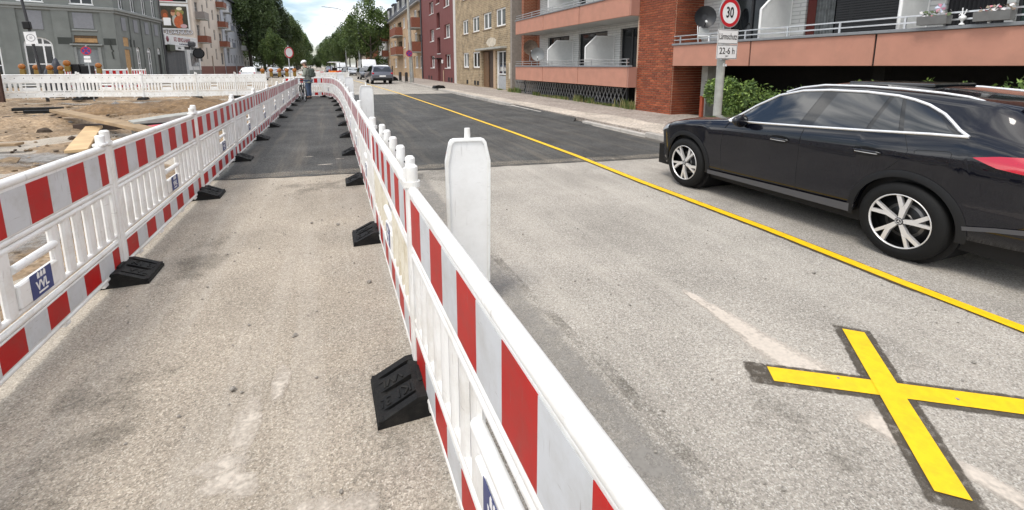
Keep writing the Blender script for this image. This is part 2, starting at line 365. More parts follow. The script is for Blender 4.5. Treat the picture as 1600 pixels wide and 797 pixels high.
def hp(x,y):
    cx,cy=-5.2,20.0
    d=math.hypot((x-cx)/3.1,(y-cy)/1.9); a=math.atan2(y-cy,x-cx)
    d*=1+.16*math.sin(3*a+1)+.1*math.sin(7*a)
    return hsand(x,y)+(.24*(1-d*d)**.7 if d<1 else -.12)+.03*math.sin(x*7+y*3)*math.sin(y*6)
sandgrid('sand_heap',-8.8,-1.95,17.6,22.4,70,50,.012,SANDD,hp)
# smooth concrete slab strip beside the left barrier
# ------------------------------------------------------------------ road markings and residues
def strip(name,pts,m,z,edgeprof=None,kind='structure'):
    """closed outline fan with an edge attribute: 0 in the middle, -.55 on the outline"""
    cx=sum(p[0] for p in pts)/len(pts); cy=sum(p[1] for p in pts)/len(pts)
    n=len(pts); vs=[(x,y,z) for x,y in pts]+[(cx+(x-cx)*.55,cy+(y-cy)*.55,z) for x,y in pts]+[(cx,cy,z)]
    fs=[(i,(i+1)%n,n+(i+1)%n,n+i) for i in range(n)]+[(n+i,n+(i+1)%n,2*n) for i in range(n)]
    mb=MB(); mb.add(vs,fs); o=mb.build(name,m); o['kind']=kind
    at=o.data.attributes.new('edge','FLOAT','POINT')
    for i in range(len(vs)): at.data[i].value=-.6 if i<n else (.12 if i<2*n else .25)
    return o
def ribbon(name,ctr,ws,m,z,ed=(-.6,.2),kind='structure',q=.8):
    """ribbon along a centre line with half-widths ws; edge attribute falls off to both sides"""
    vs=[];ev=[];k=len(ctr)
    for i,(x,y) in enumerate(ctr):
        a=Vector((ctr[min(i+1,k-1)][0]-ctr[max(i-1,0)][0],ctr[min(i+1,k-1)][1]-ctr[max(i-1,0)][1])).normalized(); nn=Vector((-a.y,a.x)); w_=ws[i] if isinstance(ws,(list,tuple)) else ws
        for t in (-1,-q,q,1):
            vs.append((x+nn.x*t*w_,y+nn.y*t*w_,z)); ev.append(ed[0] if abs(t)==1 or i in(0,k-1) else ed[1])
    fs=[]
    for i in range(k-1):
        for j in range(3): fs.append((i*4+j,i*4+j+1,i*4+j+5,i*4+j+4))
    mb=MB(); mb.add(vs,fs); o=mb.build(name,m); o['kind']=kind
    at=o.data.attributes.new('edge','FLOAT','POINT')
    for i,e in enumerate(ev): at.data[i].value=e
    return o
YEL=mat('yellow_tape',(.86,.53,.006),.5,var=.05,vscale=20,dirt=(.42,.24,.02),dscale=14,damt=.5,bump=.15,bscale=200)
TARM=wornmat('dark_tape_residue',(.075,.062,.046),thresh=.22,soft=.3,scale=22,rough=.9,fine=160,amt=.9)
RIMM=wornmat('brown_tape_residue',(.10,.065,.03),thresh=.30,soft=.12,scale=10,fine=90)
GHOST=wornmat('worn_white_marking',(.62,.55,.47),thresh=.02,soft=.45,scale=4,amt=.85,fine=45)
DUST=wornmat('pale_mortar_dust',(.60,.54,.46),thresh=.17,soft=.4,scale=9,amt=.85,fine=60)
SEAM=wornmat('grey_seam_sealant',(.295,.28,.255),thresh=.2,soft=.4,scale=4,amt=.6,fine=25,rough=.75)
DARKG=wornmat('dark_ground_tone',(.10,.09,.07),thresh=.40,soft=.4,scale=3,amt=.6,fine=40)
line=[(4.09,1.0),(4.11,2.07),(4.17,3.3),(4.18,5.44),(4.26,7.6),(4.265,10.9),(4.16,17.5),(3.84,30.2),(3.42,39.),(2.7,52),(1.2,75)]
def ribflat(name,ctr,w_,m,z):
    vs=[];k=len(ctr)
    for i,(x,y) in enumerate(ctr):
        a=Vector((ctr[min(i+1,k-1)][0]-ctr[max(i-1,0)][0],ctr[min(i+1,k-1)][1]-ctr[max(i-1,0)][1])).normalized(); nn=Vector((-a.y,a.x))
        vs+=[(x-nn.x*w_,y-nn.y*w_,z),(x+nn.x*w_,y+nn.y*w_,z)]
    mb=MB(); mb.add(vs,[(2*i,2*i+1,2*i+3,2*i+2) for i in range(k-1)]); return structure(mb.build(name,m))
def dense(ctr,step):
    o=[]
    for a,b in zip(ctr,ctr[1:]):
        n=max(1,int(math.hypot(b[0]-a[0],b[1]-a[1])/step))
        o+=[(a[0]+(b[0]-a[0])*i/n,a[1]+(b[1]-a[1])*i/n) for i in range(n)]
    return o+[ctr[-1]]
ribbon('tape_residue',dense(line[:8],.6),.104,RIMM,.010,q=.62)
ribflat('yellow_line',line,.052,YEL,.014)
# the yellow cross: two taped bars
def bar(name,a,b,w_,z,m,ribbon_=False,ext=(0,0),q=.8):
    a=Vector(a);b=Vector(b); d=(b-a).normalized(); n=Vector((-d.y,d.x)); a2=a-d*ext[0]; b2=b+d*ext[1]
    if ribbon_: return ribbon(name,dense([tuple(a2),tuple(b2)],.05),w_,m,z,q=q)
    mb=MB(); mb.add([(*(a2+n*w_),z),(*(a2-n*w_),z),(*(b2-n*w_),z),(*(b2+n*w_),z)],[(0,1,2,3)]); return structure(mb.build(name,m))
A0,A1=(2.18,1.62),(3.32,.855); B0,B1=(3.045,1.728),(2.205,.815)
# residue of the older tape round both bars
bar('tape_residue',A0,A1,.112,.0052,TARM,True,(.16,.2),.80); bar('tape_residue',B0,B1,.122,.0064,TARM,True,(.09,.1),.80)
bar('yellow_cross_bar',A0,A1,.062,.0090,YEL,ext=(0,.3)); bar('yellow_cross_bar',B0,B1,.060,.0125,YEL)
# old white marking wearing away under the cross
ribbon('worn_marking',dense([(2.41,2.66),(2.42,2.2),(2.40,1.75),(2.39,1.38)],.12),[.03+.23*min(1,i/9) for i in range(len(dense([(2.41,2.66),(2.42,2.2),(2.40,1.75),(2.39,1.38)],.12)))],GHOST,.004,q=.35)
ribbon('worn_marking',dense([(2.40,.99),(2.44,.7),(2.46,.4)],.1),.09,GHOST,.004,q=.35)
ribbon('worn_marking',dense([(2.35,1.3),(2.36,.95)],.1),.13,GHOST,.0045,q=.35)
# seam beside the right barrier
ribbon('road_seam',dense([(1.17,.4),(1.16,1.6),(1.12,3.0),(1.10,5.0),(1.12,7.4)],.25),.26,SEAM,.003,q=.35)
ribbon('road_seam',dense([(1.36,.4),(1.36,2.0),(1.29,3.0),(1.27,4.2)],.2),.045,DARKG,.0042)
ribbon('dark_ground_patch',dense([(1.3,7.4),(1.5,7.0),(1.9,6.9)],.1),.5,DARKG,.0035)
# mortar spills in the lane
def blob(cx,cy,rx,ry,seed,rot=0,n=18):
    rr=random.Random(seed); o=[]
    for i in range(n):
        t=2*math.pi*i/n; k=rr.uniform(.8,1.15); x=rx*math.cos(t)*k; y=ry*math.sin(t)*k
        o.append((cx+x*math.cos(rot)-y*math.sin(rot),cy+x*math.sin(rot)+y*math.cos(rot)))
    return o
for i,(cx,cy,rx,ry) in enumerate([(-.15,1.62,.22,.2),(.0,1.6,.12,.17),(-.32,1.55,.13,.08),(-.52,1.98,.13,.14),(-.44,1.9,.10,.12),(-.48,2.25,.10,.30),(-.36,2.55,.07,.28),(-.55,2.05,.2,.09)]):
    strip('mortar_spill',blob(cx,cy,rx,ry,i),DUST,.0035+.0004*i)
strip('dark_ground_patch',blob(-1.15,2.6,.5,1.1,21),DARKG,.0028); strip('dark_ground_patch',blob(-.2,6.9,1.2,.7,22),DARKG,.0030); strip('dark_ground_patch',blob(.05,1.8,.25,.5,23),DARKG,.0031)  # soft patches that darken the ground, two of them along the left barrier
strip('dark_ground_patch',blob(1.95,1.25,.45,.55,25),DARKG,.0022); strip('dark_ground_patch',blob(-1.2,4.6,.45,1.2,24),DARKG,.0029)
for i,(cx,cy,rx,ry) in enumerate([(-.2,8.45,.22,.05),(-.5,9.3,.16,.04),(.05,8.9,.15,.04)]):
    strip('sand_smear',blob(cx,cy,rx,ry,40+i),DUST,.0085+.0003*i)
# small litter: stones and chips lying on the lane (uncountable)
mb=MB(); rr=random.Random(11)
for i in range(260):
    x,y=(rr.uniform(-1.5,.2),rr.uniform(1.6,8)) if rr.random()<.55 else (rr.uniform(.6,4),rr.uniform(1,7))
    s=rr.uniform(.003,.009)*(1+1.2*(rr.random()<.07)); st=len(mb.v)
    bmx=bmesh.new(); bmesh.ops.create_icosphere(bmx,subdivisions=1,radius=s)
    for v in bmx.verts: v.co=Vector((x+v.co.x*rr.uniform(.7,1.5),y+v.co.y*rr.uniform(.7,1.5),s*.5+v.co.z*.7+.004))
    mb.bm(bmx,0); bmx.free()
o=mb.build('loose_stones',mat('loose_stone',(.26,.24,.21),.9,var=.5,vscale=90)); o['kind']='stuff'

# grey concrete residue, dark and pale traces in the pit
GREYW=wornmat('grey_cement_film',(.27,.26,.245),thresh=.30,soft=.3,scale=1.3,amt=.9,fine=14); ORGW=wornmat('orange_sand_trace',(.40,.25,.12),thresh=.42,soft=.3,scale=1.6,amt=.8,fine=12); DKW=wornmat('dark_pit_trace',(.07,.055,.04),thresh=.44,soft=.25,scale=1.5,amt=.85,fine=10)  # cement film, orange sand and plain dark blotches
def drape(name,pts,m,dz):
    o=strip(name,pts,m,0); 
    bm=bmesh.new(); bm.from_mesh(o.data); bmesh.ops.subdivide_edges(bm,edges=bm.edges[:],cuts=3,use_grid_fill=True)
    for v in bm.verts: v.co.z=max(hsand(v.co.x,v.co.y),0)+.03+dz
    bm.to_mesh(o.data); bm.free(); return o
for i,(cx,cy,rx,ry,m) in enumerate([(-4.0,8.6,1.5,2.2,GREYW),(-5.2,10.6,2.2,1.2,GREYW),(-3.0,5.5,.8,2.5,GREYW),(-6.8,13.0,2.6,.5,ORGW),(-4.6,12.6,1.6,.4,ORGW),(-8.0,24.5,5.0,1.2,GREYW),(-4.2,24.4,2.0,1.5,GREYW),(-10,19.5,2.5,.35,DKW),(-12,21.5,2.5,.4,DKW),(-9,21.6,1.6,.25,DKW),(-11.5,17.5,2,.3,DKW),(-5.6,11.9,.9,.25,DKW),(-9.5,23.2,2.5,.25,DKW),(-13,24.5,2.5,.5,DKW)]):
    drape('pit_trace',blob(cx,cy,rx,ry,60+i,0,20),m,.004*i)

# rubble and clods in the pit
mb=MB(); rr=random.Random(31)
for i in range(900):
    x=rr.uniform(-13,-2.2); y=rr.uniform(4,25); s=rr.uniform(.012,.05)*(1+2.2*(rr.random()<.08)); z=max(hsand(x,y),0)+s*.3
    bmx=bmesh.new(); bmesh.ops.create_icosphere(bmx,subdivisions=1,radius=s)
    for v in bmx.verts: v.co=Vector((x+v.co.x*rr.uniform(.6,1.5),y+v.co.y*rr.uniform(.6,1.4),z+v.co.z*rr.uniform(.5,.9)))
    mb.bm(bmx,rr.choice((0,0,1,2))); bmx.free()
o=mb.build('rubble',[mat('sand_clod',(.22,.16,.10),.95,var=.4,vscale=20),mat('grey_rubble',(.20,.19,.18),.95,var=.4,vscale=20),mat('dark_clod',(.07,.05,.035),.95)]); o['kind']='stuff'


def crack(a,b,amp,seed,w_=.009):
    rr=random.Random(seed); n=max(6,int(math.hypot(b[0]-a[0],b[1]-a[1])/.09)); nx,ny=-(b[1]-a[1]),(b[0]-a[0]); l_=math.hypot(nx,ny); off=0; pts=[]
    for i in range(n+1):
        off=off*.8+rr.uniform(-amp,amp); pts.append((a[0]+(b[0]-a[0])*i/n+nx/l_*off,a[1]+(b[1]-a[1])*i/n+ny/l_*off))
    ribbon('asphalt_crack',pts,[w_*rr.uniform(.5,1.3) for _ in pts],CRACK,.0052,q=.5)


EDGED=wornmat('dusty_joint',(.30,.265,.215),thresh=.22,soft=.5,scale=3,amt=.75,fine=30)
ribbon('dusty_joint',dense([(-1.8,8.02),(1.5,7.62),(4.0,7.22),(6.7,6.85)],.3),.42,EDGED,.0095,q=.2)
ribbon('dusty_joint',dense([(-1.8,29.2),(6.5,28.0)],.5),.6,EDGED,.0095,q=.2)
# ------------------------------------------------------------------ buildings
def wall_open(mb,L_,H,ops,dep=.22,mi=0,z0=0,rmi=None):
    """a wall face at y=0 (outside is +y) with real openings and their reveals"""
    xs=sorted({0,L_}|{a for o in ops for a in o[:2]}); zs=sorted({z0,H}|{a for o in ops for a in o[2:4]})
    xs=[x for x in xs if 0<=x<=L_]; zs=[z for z in zs if z0<=z<=H]
    for i in range(len(xs)-1):
        for j in range(len(zs)-1):
            cx=(xs[i]+xs[i+1])/2; cz=(zs[j]+zs[j+1])/2
            if any(o[0]<cx<o[1] and o[2]<cz<o[3] for o in ops): continue
            mb.add([(xs[i],0,zs[j]),(xs[i+1],0,zs[j]),(xs[i+1],0,zs[j+1]),(xs[i],0,zs[j+1])],[(3,2,1,0)],mi)
    r=mi if rmi is None else rmi
    for a,b,c,d in ops:
        for q in ([(a,0,c),(a,-dep,c),(a,-dep,d),(a,0,d)],[(b,0,c),(b,0,d),(b,-dep,d),(b,-dep,c)],[(a,0,c),(b,0,c),(b,-dep,c),(a,-dep,c)],[(a,0,d),(a,-dep,d),(b,-dep,d),(b,0,d)]):
            mb.add(q,[(0,1,2,3)],r)
    return mb
def shell(mb,L_,H,D,dep=.25,mi=0,rmi=1,z0=0):
    """side walls, back and flat top behind a front face (front stays open for the recesses)"""
    mb.box(0.002,-D,z0,L_-.002,-dep-.02,H-.002,mi)
    mb.add([(0,0,z0),(0,-dep-.02,z0),(0,-dep-.02,H),(0,0,H)],[(0,1,2,3)],mi); mb.add([(L_,0,z0),(L_,-dep-.02,z0),(L_,-dep-.02,H),(L_,0,H)],[(3,2,1,0)],mi)
    mb.add([(0,0,H),(L_,0,H),(L_,-dep-.02,H),(0,-dep-.02,H)],[(0,1,2,3)],rmi)
_win={}
def winmesh(w_,h,mull,tran,fm,sash=.07,arch=False):
    k=(round(w_,2),round(h,2),mull,tran,fm.name,sash)
    if k in _win: return _win[k]
    mb=MB(); t=.06
    mb.box(-w_/2,-t,0,w_/2,0,sash); mb.box(-w_/2,-t,h-sash,w_/2,0,h); mb.box(-w_/2,-t,sash,-w_/2+sash,0,h-sash); mb.box(w_/2-sash,-t,sash,w_/2,0,h-sash)
    for i in range(mull): x=-w_/2+w_*(i+1)/(mull+1); mb.box(x-sash*.7,-t,sash,x+sash*.7,.004,h-sash)
    for z in tran: mb.box(-w_/2+sash,-t,z*h-sash*.4,w_/2-sash,-.004,z*h+sash*.4)
    fr=mb.mesh('window',fm)
    p=MB(); p.box(-w_/2+sash*.5,-t*.7,sash*.5,w_/2-sash*.5,-t*.5,h-sash*.5); pn=p.mesh('pane',GLASS)
    _win[k]=(fr,pn); return _win[k]
def window(parent,a,b,c,d,dep=.16,mull=1,tran=(),fm=None,glass=None,sill=None,sash=.07):
    fr,pn=winmesh(b-a,d-c,mull,tuple(tran),fm or WFRAME,sash)
    o=link('window',fr,parent,loc=((a+b)/2,-dep,c)); g=link('pane',pn,o)
    if glass:
        g.material_slots[0].link='OBJECT'; g.material_slots[0].material=glass
    if sill:
        mb=MB(); mb.box(-(b-a)/2-.05,-.02,-.07,(b-a)/2+.05,dep+.05,-.004); s=mb.build('sill',sill,o)
    return o
# ============ salmon balcony block with brick pier (right)
BRICKS=[mat('red_brick_%d'%i,c,.85,var=.2,vscale=30,rand=.25,bump=.4,bscale=120) for i,c in enumerate([(.27,.068,.028),(.225,.055,.024),(.31,.085,.036)])]
BRICKWALL=brickmat('red_brickwork',(.26,.066,.028),(.22,.054,.024),(.36,.22,.14),.25,.083)
MORT=mat('mortar',(.46,.33,.24),.9,var=.2,bump=.4)
SALMON=mat('salmon_render',(.45,.215,.15),.75,var=.07,vscale=3,bump=.15,bscale=90,dirt=(.33,.17,.12),dscale=1.8,damt=.6)
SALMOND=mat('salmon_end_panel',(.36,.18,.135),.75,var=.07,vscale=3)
COPING=mat('grey_coping',(.20,.21,.22),.55,var=.1)
SIDING=brickmat('white_painted_brick',(.62,.62,.60),(.58,.58,.56),(.40,.40,.39),.6,.10,bump=.7,mortar=.012,var=.1)
PRIV=mat('white_privacy_panel',(.66,.67,.66),.5,var=.05,dirt=(.4,.4,.38),dscale=2,damt=.3)
DARKWALL=mat('dark_undercroft_wall',(.012,.011,.010),.9,var=.2)  # near-black colour stands in for the shade under the balconies
CEIL=mat('white_soffit',(.5,.5,.48),.8)
b=thing('apartment_block','brick and salmon apartment block with long balconies beside the pavement','building',(10.3,3,0))
def bp(x,y,z): return (x-10.3,y-3,z)
def W(mb,x0,y0,z0,x1,y1,z1,mi=0,ch=0): return mb.box(x0-10.3,y0-3,z0,x1-10.3,y1-3,z1,mi,ch)
pier=MB(); W(pier,10.318,12.1,.02,11.38,14.05,7.5); W(pier,11.38,12.1,.02,12.2,14.05,7.5)
pier=pier.build('pier',MORT,b)
bk=[MB().box(0,0,0,.036,.232,.064,0,.004).mesh('brick',m) for m in BRICKS]
bkh=[MB().box(0,0,0,.036,.110,.064,0,.004).mesh('brick',m) for m in BRICKS]
rr=random.Random(3); nb=0; rest=MB()
for r_ in range(92):
    z=.10+r_*.0815; y=12.104+(0 if r_%2 else -.0)
    off=0 if r_%2==0 else .123
    ys=[]
    if off: ys.append((12.104,True)); y=12.104+.123
    while y+.234<=14.05: ys.append((y,False)); y+=.2463
    if 14.048-y>.1: ys.append((y,True))
    for yy,half in ys:
        if z<3.30 and nb<300:
            o=link('brick',(bkh if half else bk)[rr.choice((0,0,1,1,2))],pier,loc=bp(10.285+rr.uniform(-.002,.003),yy,z)); nb+=1
        else: W(rest,10.285+rr.uniform(-.002,.003),yy,z,10.32,yy+(.112 if half else .234),z+.064,rr.choice((0,0,1,1,2)))
    # return side facing the camera, in the shade of the balcony
    x=10.32
    for q in range(8):
        xx=10.324+q*.2463+(0 if r_%2==0 else -.123)
        if xx<10.32: W(rest,10.324,12.066+rr.uniform(0,.003),z,10.436,12.101,z+.064,rr.choice((0,1,2)))
        elif xx+.234<12.2: W(rest,xx,12.066+rr.uniform(0,.003),z,xx+.234,12.101,z+.064,rr.choice((0,0,1,1,2)))
o=rest.build('upper_brickwork',BRICKS,pier); o['kind']='stuff'
# body: back walls of loggias, undercroft, floors
mb=MB()
# upper/lower slabs of loggia 2 (near) : floor at 1.7
def slab(y0,y1,z0,z1,x0): W(mb,x0,y0,z0,14,y1,z1)
W(mb,10.36,-6,1.74,14,12.09,1.95); W(mb,10.36,-6,4.25,14,12.09,4.45)
mb.build('floor_slab',CEIL,b)
mb=MB(); W(mb,10.06,14.06,.955,14,24.86,1.15); W(mb,10.06,14.06,3.46,14,24.86,3.65); W(mb,10.06,14.06,5.95,14,24.86,6.15); mb.build('floor_slab',CEIL,b)
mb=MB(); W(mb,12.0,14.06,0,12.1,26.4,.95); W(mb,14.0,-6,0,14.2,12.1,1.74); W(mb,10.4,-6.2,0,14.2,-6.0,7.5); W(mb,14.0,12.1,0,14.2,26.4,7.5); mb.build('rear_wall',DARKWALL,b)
mb=MB(); W(mb,10.3,26.42,0,14.2,26.7,7.5); mb.build('party_wall',mat('grey_render',(.25,.22,.19),.9,var=.15),b)
# loggia back walls with openings  (local frame: x along -Y so outside is +y = -X ... built in world axes)
def loggia_wall(X,y0,y1,z0,z1,ops,m,name):
    wmb=MB(); wall_open(wmb,y1-y0,z1,[(a-y0,b_-y0,c,d) for a,b_,c,d in ops],.12,0,z0)
    o=wmb.build(name,m,b); o.location=bp(X,y0,0); o.rotation_euler=(0,0,R(90)); return o
CURT=mat('grey_curtain',(.16,.17,.17),.9,var=.45,vscale=9)
SHUT=mat('black_roller_shutter',(.012,.012,.013),.5)
GREENS=mat('dark_green_shade',(.02,.045,.035),.7,var=.2)
REDC=mat('dark_red_curtain',(.10,.02,.015),.9)
DFRAME=mat('dark_window_frame',(.03,.03,.032),.4)
o1=[(9.35,11.2,1.96,4.2),(6.45,8.55,1.96,4.2),(4.72,5.62,1.96,4.2),(2.4,4.6,1.96,4.2)]
lw=loggia_wall(11.4,-6,12.09,1.953,4.247,o1,SIDING,'loggia_back_wall')
gl=[None,None,None,GREENS]
for (a,b_,c,d),g in zip(o1,gl): window(lw,a+6,b_+6,c,d,.10,1 if b_-a>1 else 0,(),DFRAME,g,sash=.05)
# roller shutter slats and curtain behind the second window
mb=MB()
for i in range(38): W(mb,11.44,6.48,1.98+i*.058,11.475,7.8,1.98+i*.058+.05)
mb=mb.build('roller_shutter',SHUT,b)
mb=MB(); n=40
pts=[(11.45+.03*math.sin(i*.9)-10.3,7.84-3+.44*i/n) for i in range(n+1)]
mb.add([(x,y,1.98) for x,y in pts]+[(x,y,4.18) for x,y in pts],[(i,i+1,n+2+i,n+1+i) for i in range(n)],0,True); mb.build('curtain',CURT,b)
mb=MB(); W(mb,11.43,8.3,1.98,11.47,8.52,4.18); mb.build('curtain',REDC,b)
mb=MB(); n=60
pts=[(11.45+.025*math.sin(i*1.3)-10.3,4.74-3+.85*i/n) for i in range(n+1)]
mb.add([(x,y,1.98) for x,y in pts]+[(x,y,4.18) for x,y in pts],[(i,i+1,n+2+i,n+1+i) for i in range(n)],0,True); mb.build('curtain',mat('black_curtain',(.025,.024,.026),.9),b)
o2=[(21.28,23.76,1.18,3.24),(17.75,20.3,1.18,3.24),(15.34,16.77,1.18,3.24)]
lw=loggia_wall(11.45,14.06,24.9,1.153,3.457,o2,SIDING,'loggia_back_wall')
for a,b_,c,d in o2: window(lw,a-14.06,b_-14.06,c,d,.10,1,(),DFRAME,sash=.06)
mb=MB(); W(mb,11.45,24.92,1.153,11.6,26.4,3.457); W(mb,10.6,25.3,1.153,11.44,25.6,3.457); mb.build('red_brick_return',BRICKWALL,b)
o3=[(21.28,23.76,3.68,5.7),(17.75,20.3,3.68,5.7),(15.34,16.77,3.68,5.7)]
lw=loggia_wall(11.45,14.06,24.9,3.653,5.947,o3,SIDING,'loggia_back_wall')
for a,b_,c,d in o3: window(lw,a-14.06,b_-14.06,c,d,.10,1,(),DFRAME,sash=.06)
mb=MB(); W(mb,11.45,24.92,3.653,11.6,26.4,5.947); W(mb,10.6,25.3,3.653,11.44,25.6,5.947); mb.build('red_brick_return',BRICKWALL,b)
mb=MB(); W(mb,10.4,-6,7.5,14.2,26.7,7.7); mb.build('roof',DARKWALL,b)
mb=MB(); W(mb,10.36,-6,4.46,10.6,12.09,7.49); mb.build('upper_wall',BRICKWALL,b)
# balcony parapet panels, copings, railings
def balcony(X,joints,z0,z1,end=True,y_end=None):
    th=.09
    for a,c in zip(joints,joints[1:]):
        mb=MB(); W(mb,X,a+.02,z0,X+th,c-.02,z1,0,.006); mb.build('parapet_panel',SALMON,b)
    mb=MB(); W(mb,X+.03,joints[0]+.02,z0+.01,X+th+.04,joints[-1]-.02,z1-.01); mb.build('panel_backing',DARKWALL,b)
    if end:
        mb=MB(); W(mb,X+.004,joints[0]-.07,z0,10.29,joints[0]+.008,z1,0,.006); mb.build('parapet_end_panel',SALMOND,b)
    mb=MB(); W(mb,X-.04,joints[0]-.09,z1+.003,X+th+.06,joints[-1]+.02,z1+.065,0,.008); mb.build('coping',COPING,b)
    rl=MB()
    for z in (z1+.17,z1+.29): rl.box(X+.02-10.3,joints[0]-.02-3,z-.014,X+.055-10.3,joints[-1]-3,z+.014)
    rl.build('rail',ALU,b)
    y=joints[0]+.1; i=0
    while y<joints[-1]:
        pm=MB(); W(pm,X+.024,y-.018,z1+.066,X+.052,y+.018,z1+.276); pm.build('rail_post',ALU,b); y+=1.22
balcony(9.92,[14.02,17.62,21.2,24.88],.925,1.655)
balcony(9.92,[14.02,17.62,21.2,24.88],3.45,4.17)
balcony(10.2,[-3,2.0,6.1,9.08,12.02],1.70,2.33,end=False)
# cut-corner privacy screens standing across the loggias
def screen(y,x0,x1,z0,zt,cut):
    mb=MB(); mb.prism([(x0-10.3,z0),(x1-10.3,z0),(x1-10.3,zt),(x0+cut-10.3,zt),(x0-10.3,zt-cut*.9)],y-.02-3,y+.02-3,'y'); s=mb.build('privacy_screen',PRIV,b)
    fr=MB(); pts=[(x0-10.3,z0),(x0-10.3,zt-cut*.9),(x0+cut-10.3,zt),(x1-10.3,zt),(x1-10.3,z0)]
    for p,q in zip(pts,pts[1:]): fr.tube([(p[0],y-3,p[1]),(q[0],y-3,q[1])],.034,8)
    z=z0+(zt-z0)*.46; fr.tube([(x0-10.3,y-3,z),(x1-10.3,y-3,z)],.028,8)
    f=fr.build('screen_frame',WFRAME,s); 
for y,zt in((20.85,2.93),(17.2,2.93)): screen(y,10.03,11.42,1.16,zt,.5)
for y,zt in((20.85,5.5),(17.2,5.5)): screen(y,10.03,11.42,3.66,zt,.5)
screen(8.95,10.32,11.38,1.96,3.48,.4); screen(5.82,10.36,11.2,1.96,4.2,.3)
mb=MB(); W(mb,11.0,11.3,0,11.35,11.55,1.735); mb.build('column',CONC,b); mb=MB(); W(mb,12.2,7,0,12.45,7.25,1.735); mb.build('column',DARKWALL,b)
# things on and in the balconies
def dish(y,x,z,r,rot,m,label,grp=None):
    t=thing('satellite_dish',label,'satellite dish',(x,y,z),rot)
    prof=[(r*math.sin(a)*1.0,.24*r*(1-math.cos(a))) for a in [i*math.pi/2/8 for i in range(9)]]
    mb=MB(); M=Matrix.Rotation(R(90),4,'X'); mb.lathe([(p,h) for p,h in prof]+[(r*.985,prof[-1][1]-.014),(0.01,-.016)],24,0,M); mb.build('reflector',m,t)
    mb=MB(); mb.tube([(0,.0,-r*.95),(0,-r*.55,-r*.45)],.012,6); mb.build('feed_arm',BLACKP,t)
    mb=MB(); mb.cyl((0,-r*.5,-r*.4),(0,-r*.72,-r*.55),.035,.028,10); mb.build('receiver_head',PRIV,t)
    mb=MB(); mb.cyl((0,.1,-.05),(0,.1,-r-.35),.024,n=10); mb.build('mast',GALV,t)
GREYD=mat('grey_dish_paint',(.33,.34,.34),.5); DARKD=mat('dark_dish_paint',(.035,.036,.04),.45); RUSTD=mat('brown_dish_paint',(.22,.16,.12),.6,var=.3)
dish(11.33,10.75,3.17,.33,R(-25),DARKD,'dark satellite dish on the near balcony beside the brick pier')
dish(24.3,10.6,2.72,.42,R(-10),RUSTD,'larger brownish satellite dish at the far end of the lower balcony')
dish(23.0,10.45,2.32,.36,R(-20),GREYD,'smaller pale grey satellite dish on the lower far balcony')
def planter(y,w_,label,fl):
    t=thing('balcony_planter',label,'planter',(10.14,y,2.43))
    mb=MB(); mb.prism([(-.08,0),(.08,0),(.1,.15),(-.1,.15)],-w_/2,w_/2,'y')
    mb.build('trough',mat('grey_planter',(.16,.16,.155),.7,var=.15),t)
    mb=MB(); rr=random.Random(int(y*10))
    for i in range(34):
        x=rr.uniform(-.08,.08); yy=rr.uniform(-w_/2,w_/2); z=.14+rr.uniform(0,.10); s=rr.uniform(.015,.03); a=rr.uniform(0,6); 
        d=Vector((math.cos(a),math.sin(a),rr.uniform(-.3,.9))).normalized()*s; e=d.orthogonal().normalized()*s
        p=Vector((x,yy,z)); mb.add([p-d-e,p+d-e,p+d+e,p-d+e],[(0,1,2,3)],rr.choice(fl))
    o=mb.build('flowers',[mat('planter_leaf',(.07,.10,.04),.7),mat('white_petal',(.7,.68,.68),.6),mat('pink_petal',(.6,.2,.25),.6),mat('dry_leaf',(.25,.2,.15),.8)],t); o['kind']='stuff'
planter(5.14,.44,'grey planter with a pinwheel left of the white ornament on the near balcony',(1,2,3,0))
planter(4.33,.46,'grey planter with pale flowers at the right end of the near balcony',(1,2,3,3))
# pinwheel flower in the first planter and a white ornament
t=thing('pinwheel','pink and white pinwheel stuck in the grey balcony planter','pinwheel',(10.12,5.05,2.56))
mb=MB(); mb.cyl((0,0,-.1),(0,0,.15),.005,n=6); mb.build('stick',GALV,t)
for i in range(6):
    mb=MB(); a=i*math.pi/3; mb.add([(-.01,0,.15),(-.03,.09*math.cos(a),.15+.09*math.sin(a)),(-.012,.07*math.cos(a+.7),.15+.07*math.sin(a+.7))],[(0,1,2)]); mb.build('vane',mat('pink_vane',(.6,.25,.35),.5) if i%2 else mat('blue_white_vane',(.55,.6,.75),.5),t,fix=False)
t=thing('balcony_ornament','white openwork ornament on the coping between the two planters','ornament',(10.19,4.76,2.40)); t.scale=(.75,.75,.75)
mb=MB(); mb.lathe([(.05,0),(.05,.02),(.02,.05),(.025,.09),(.06,.12),(.07,.17),(.05,.2),(.02,.21)],12,0); mb.build('vase',WFRAME,t)
mb=MB()
for a in range(5): mb.tube([(0,0,.2),(0,.05*math.cos(a*1.25),.26),(0,.07*math.cos(a*1.25),.22+.04*a)],.012,6)
mb.build('handles',WFRAME,t)
# plastic chair and box glimpsed behind the sign
t=thing('balcony_chair','white tubular chair on the near balcony beside the dark dish','chair',(10.75,11.1,1.96))
mb=MB(); 
for sx in(-.22,.22):
    mb.tube([(sx,-.22,0),(sx,-.22,.62),(sx,.2,.66)],.014,6); mb.tube([(sx,.22,0),(sx,.2,.45),(sx,.26,.95)],.014,6)
mb.build('frame',WFRAME,t); mb=MB(); mb.box(-.21,-.2,.43,.21,.2,.46,0,.01); mb.build('seat',PRIV,t); mb=MB(); mb.box(-.2,.21,.6,.2,.235,.92,0,.01); mb.build('backrest',PRIV,t)
t=tag(MB().box(-.2,-.2,0,.2,.2,.32,0,.03).build('storage_box',PRIV),'small white storage box standing on the lower far balcony','box'); t.location=(10.15,20.1,1.60-.26)
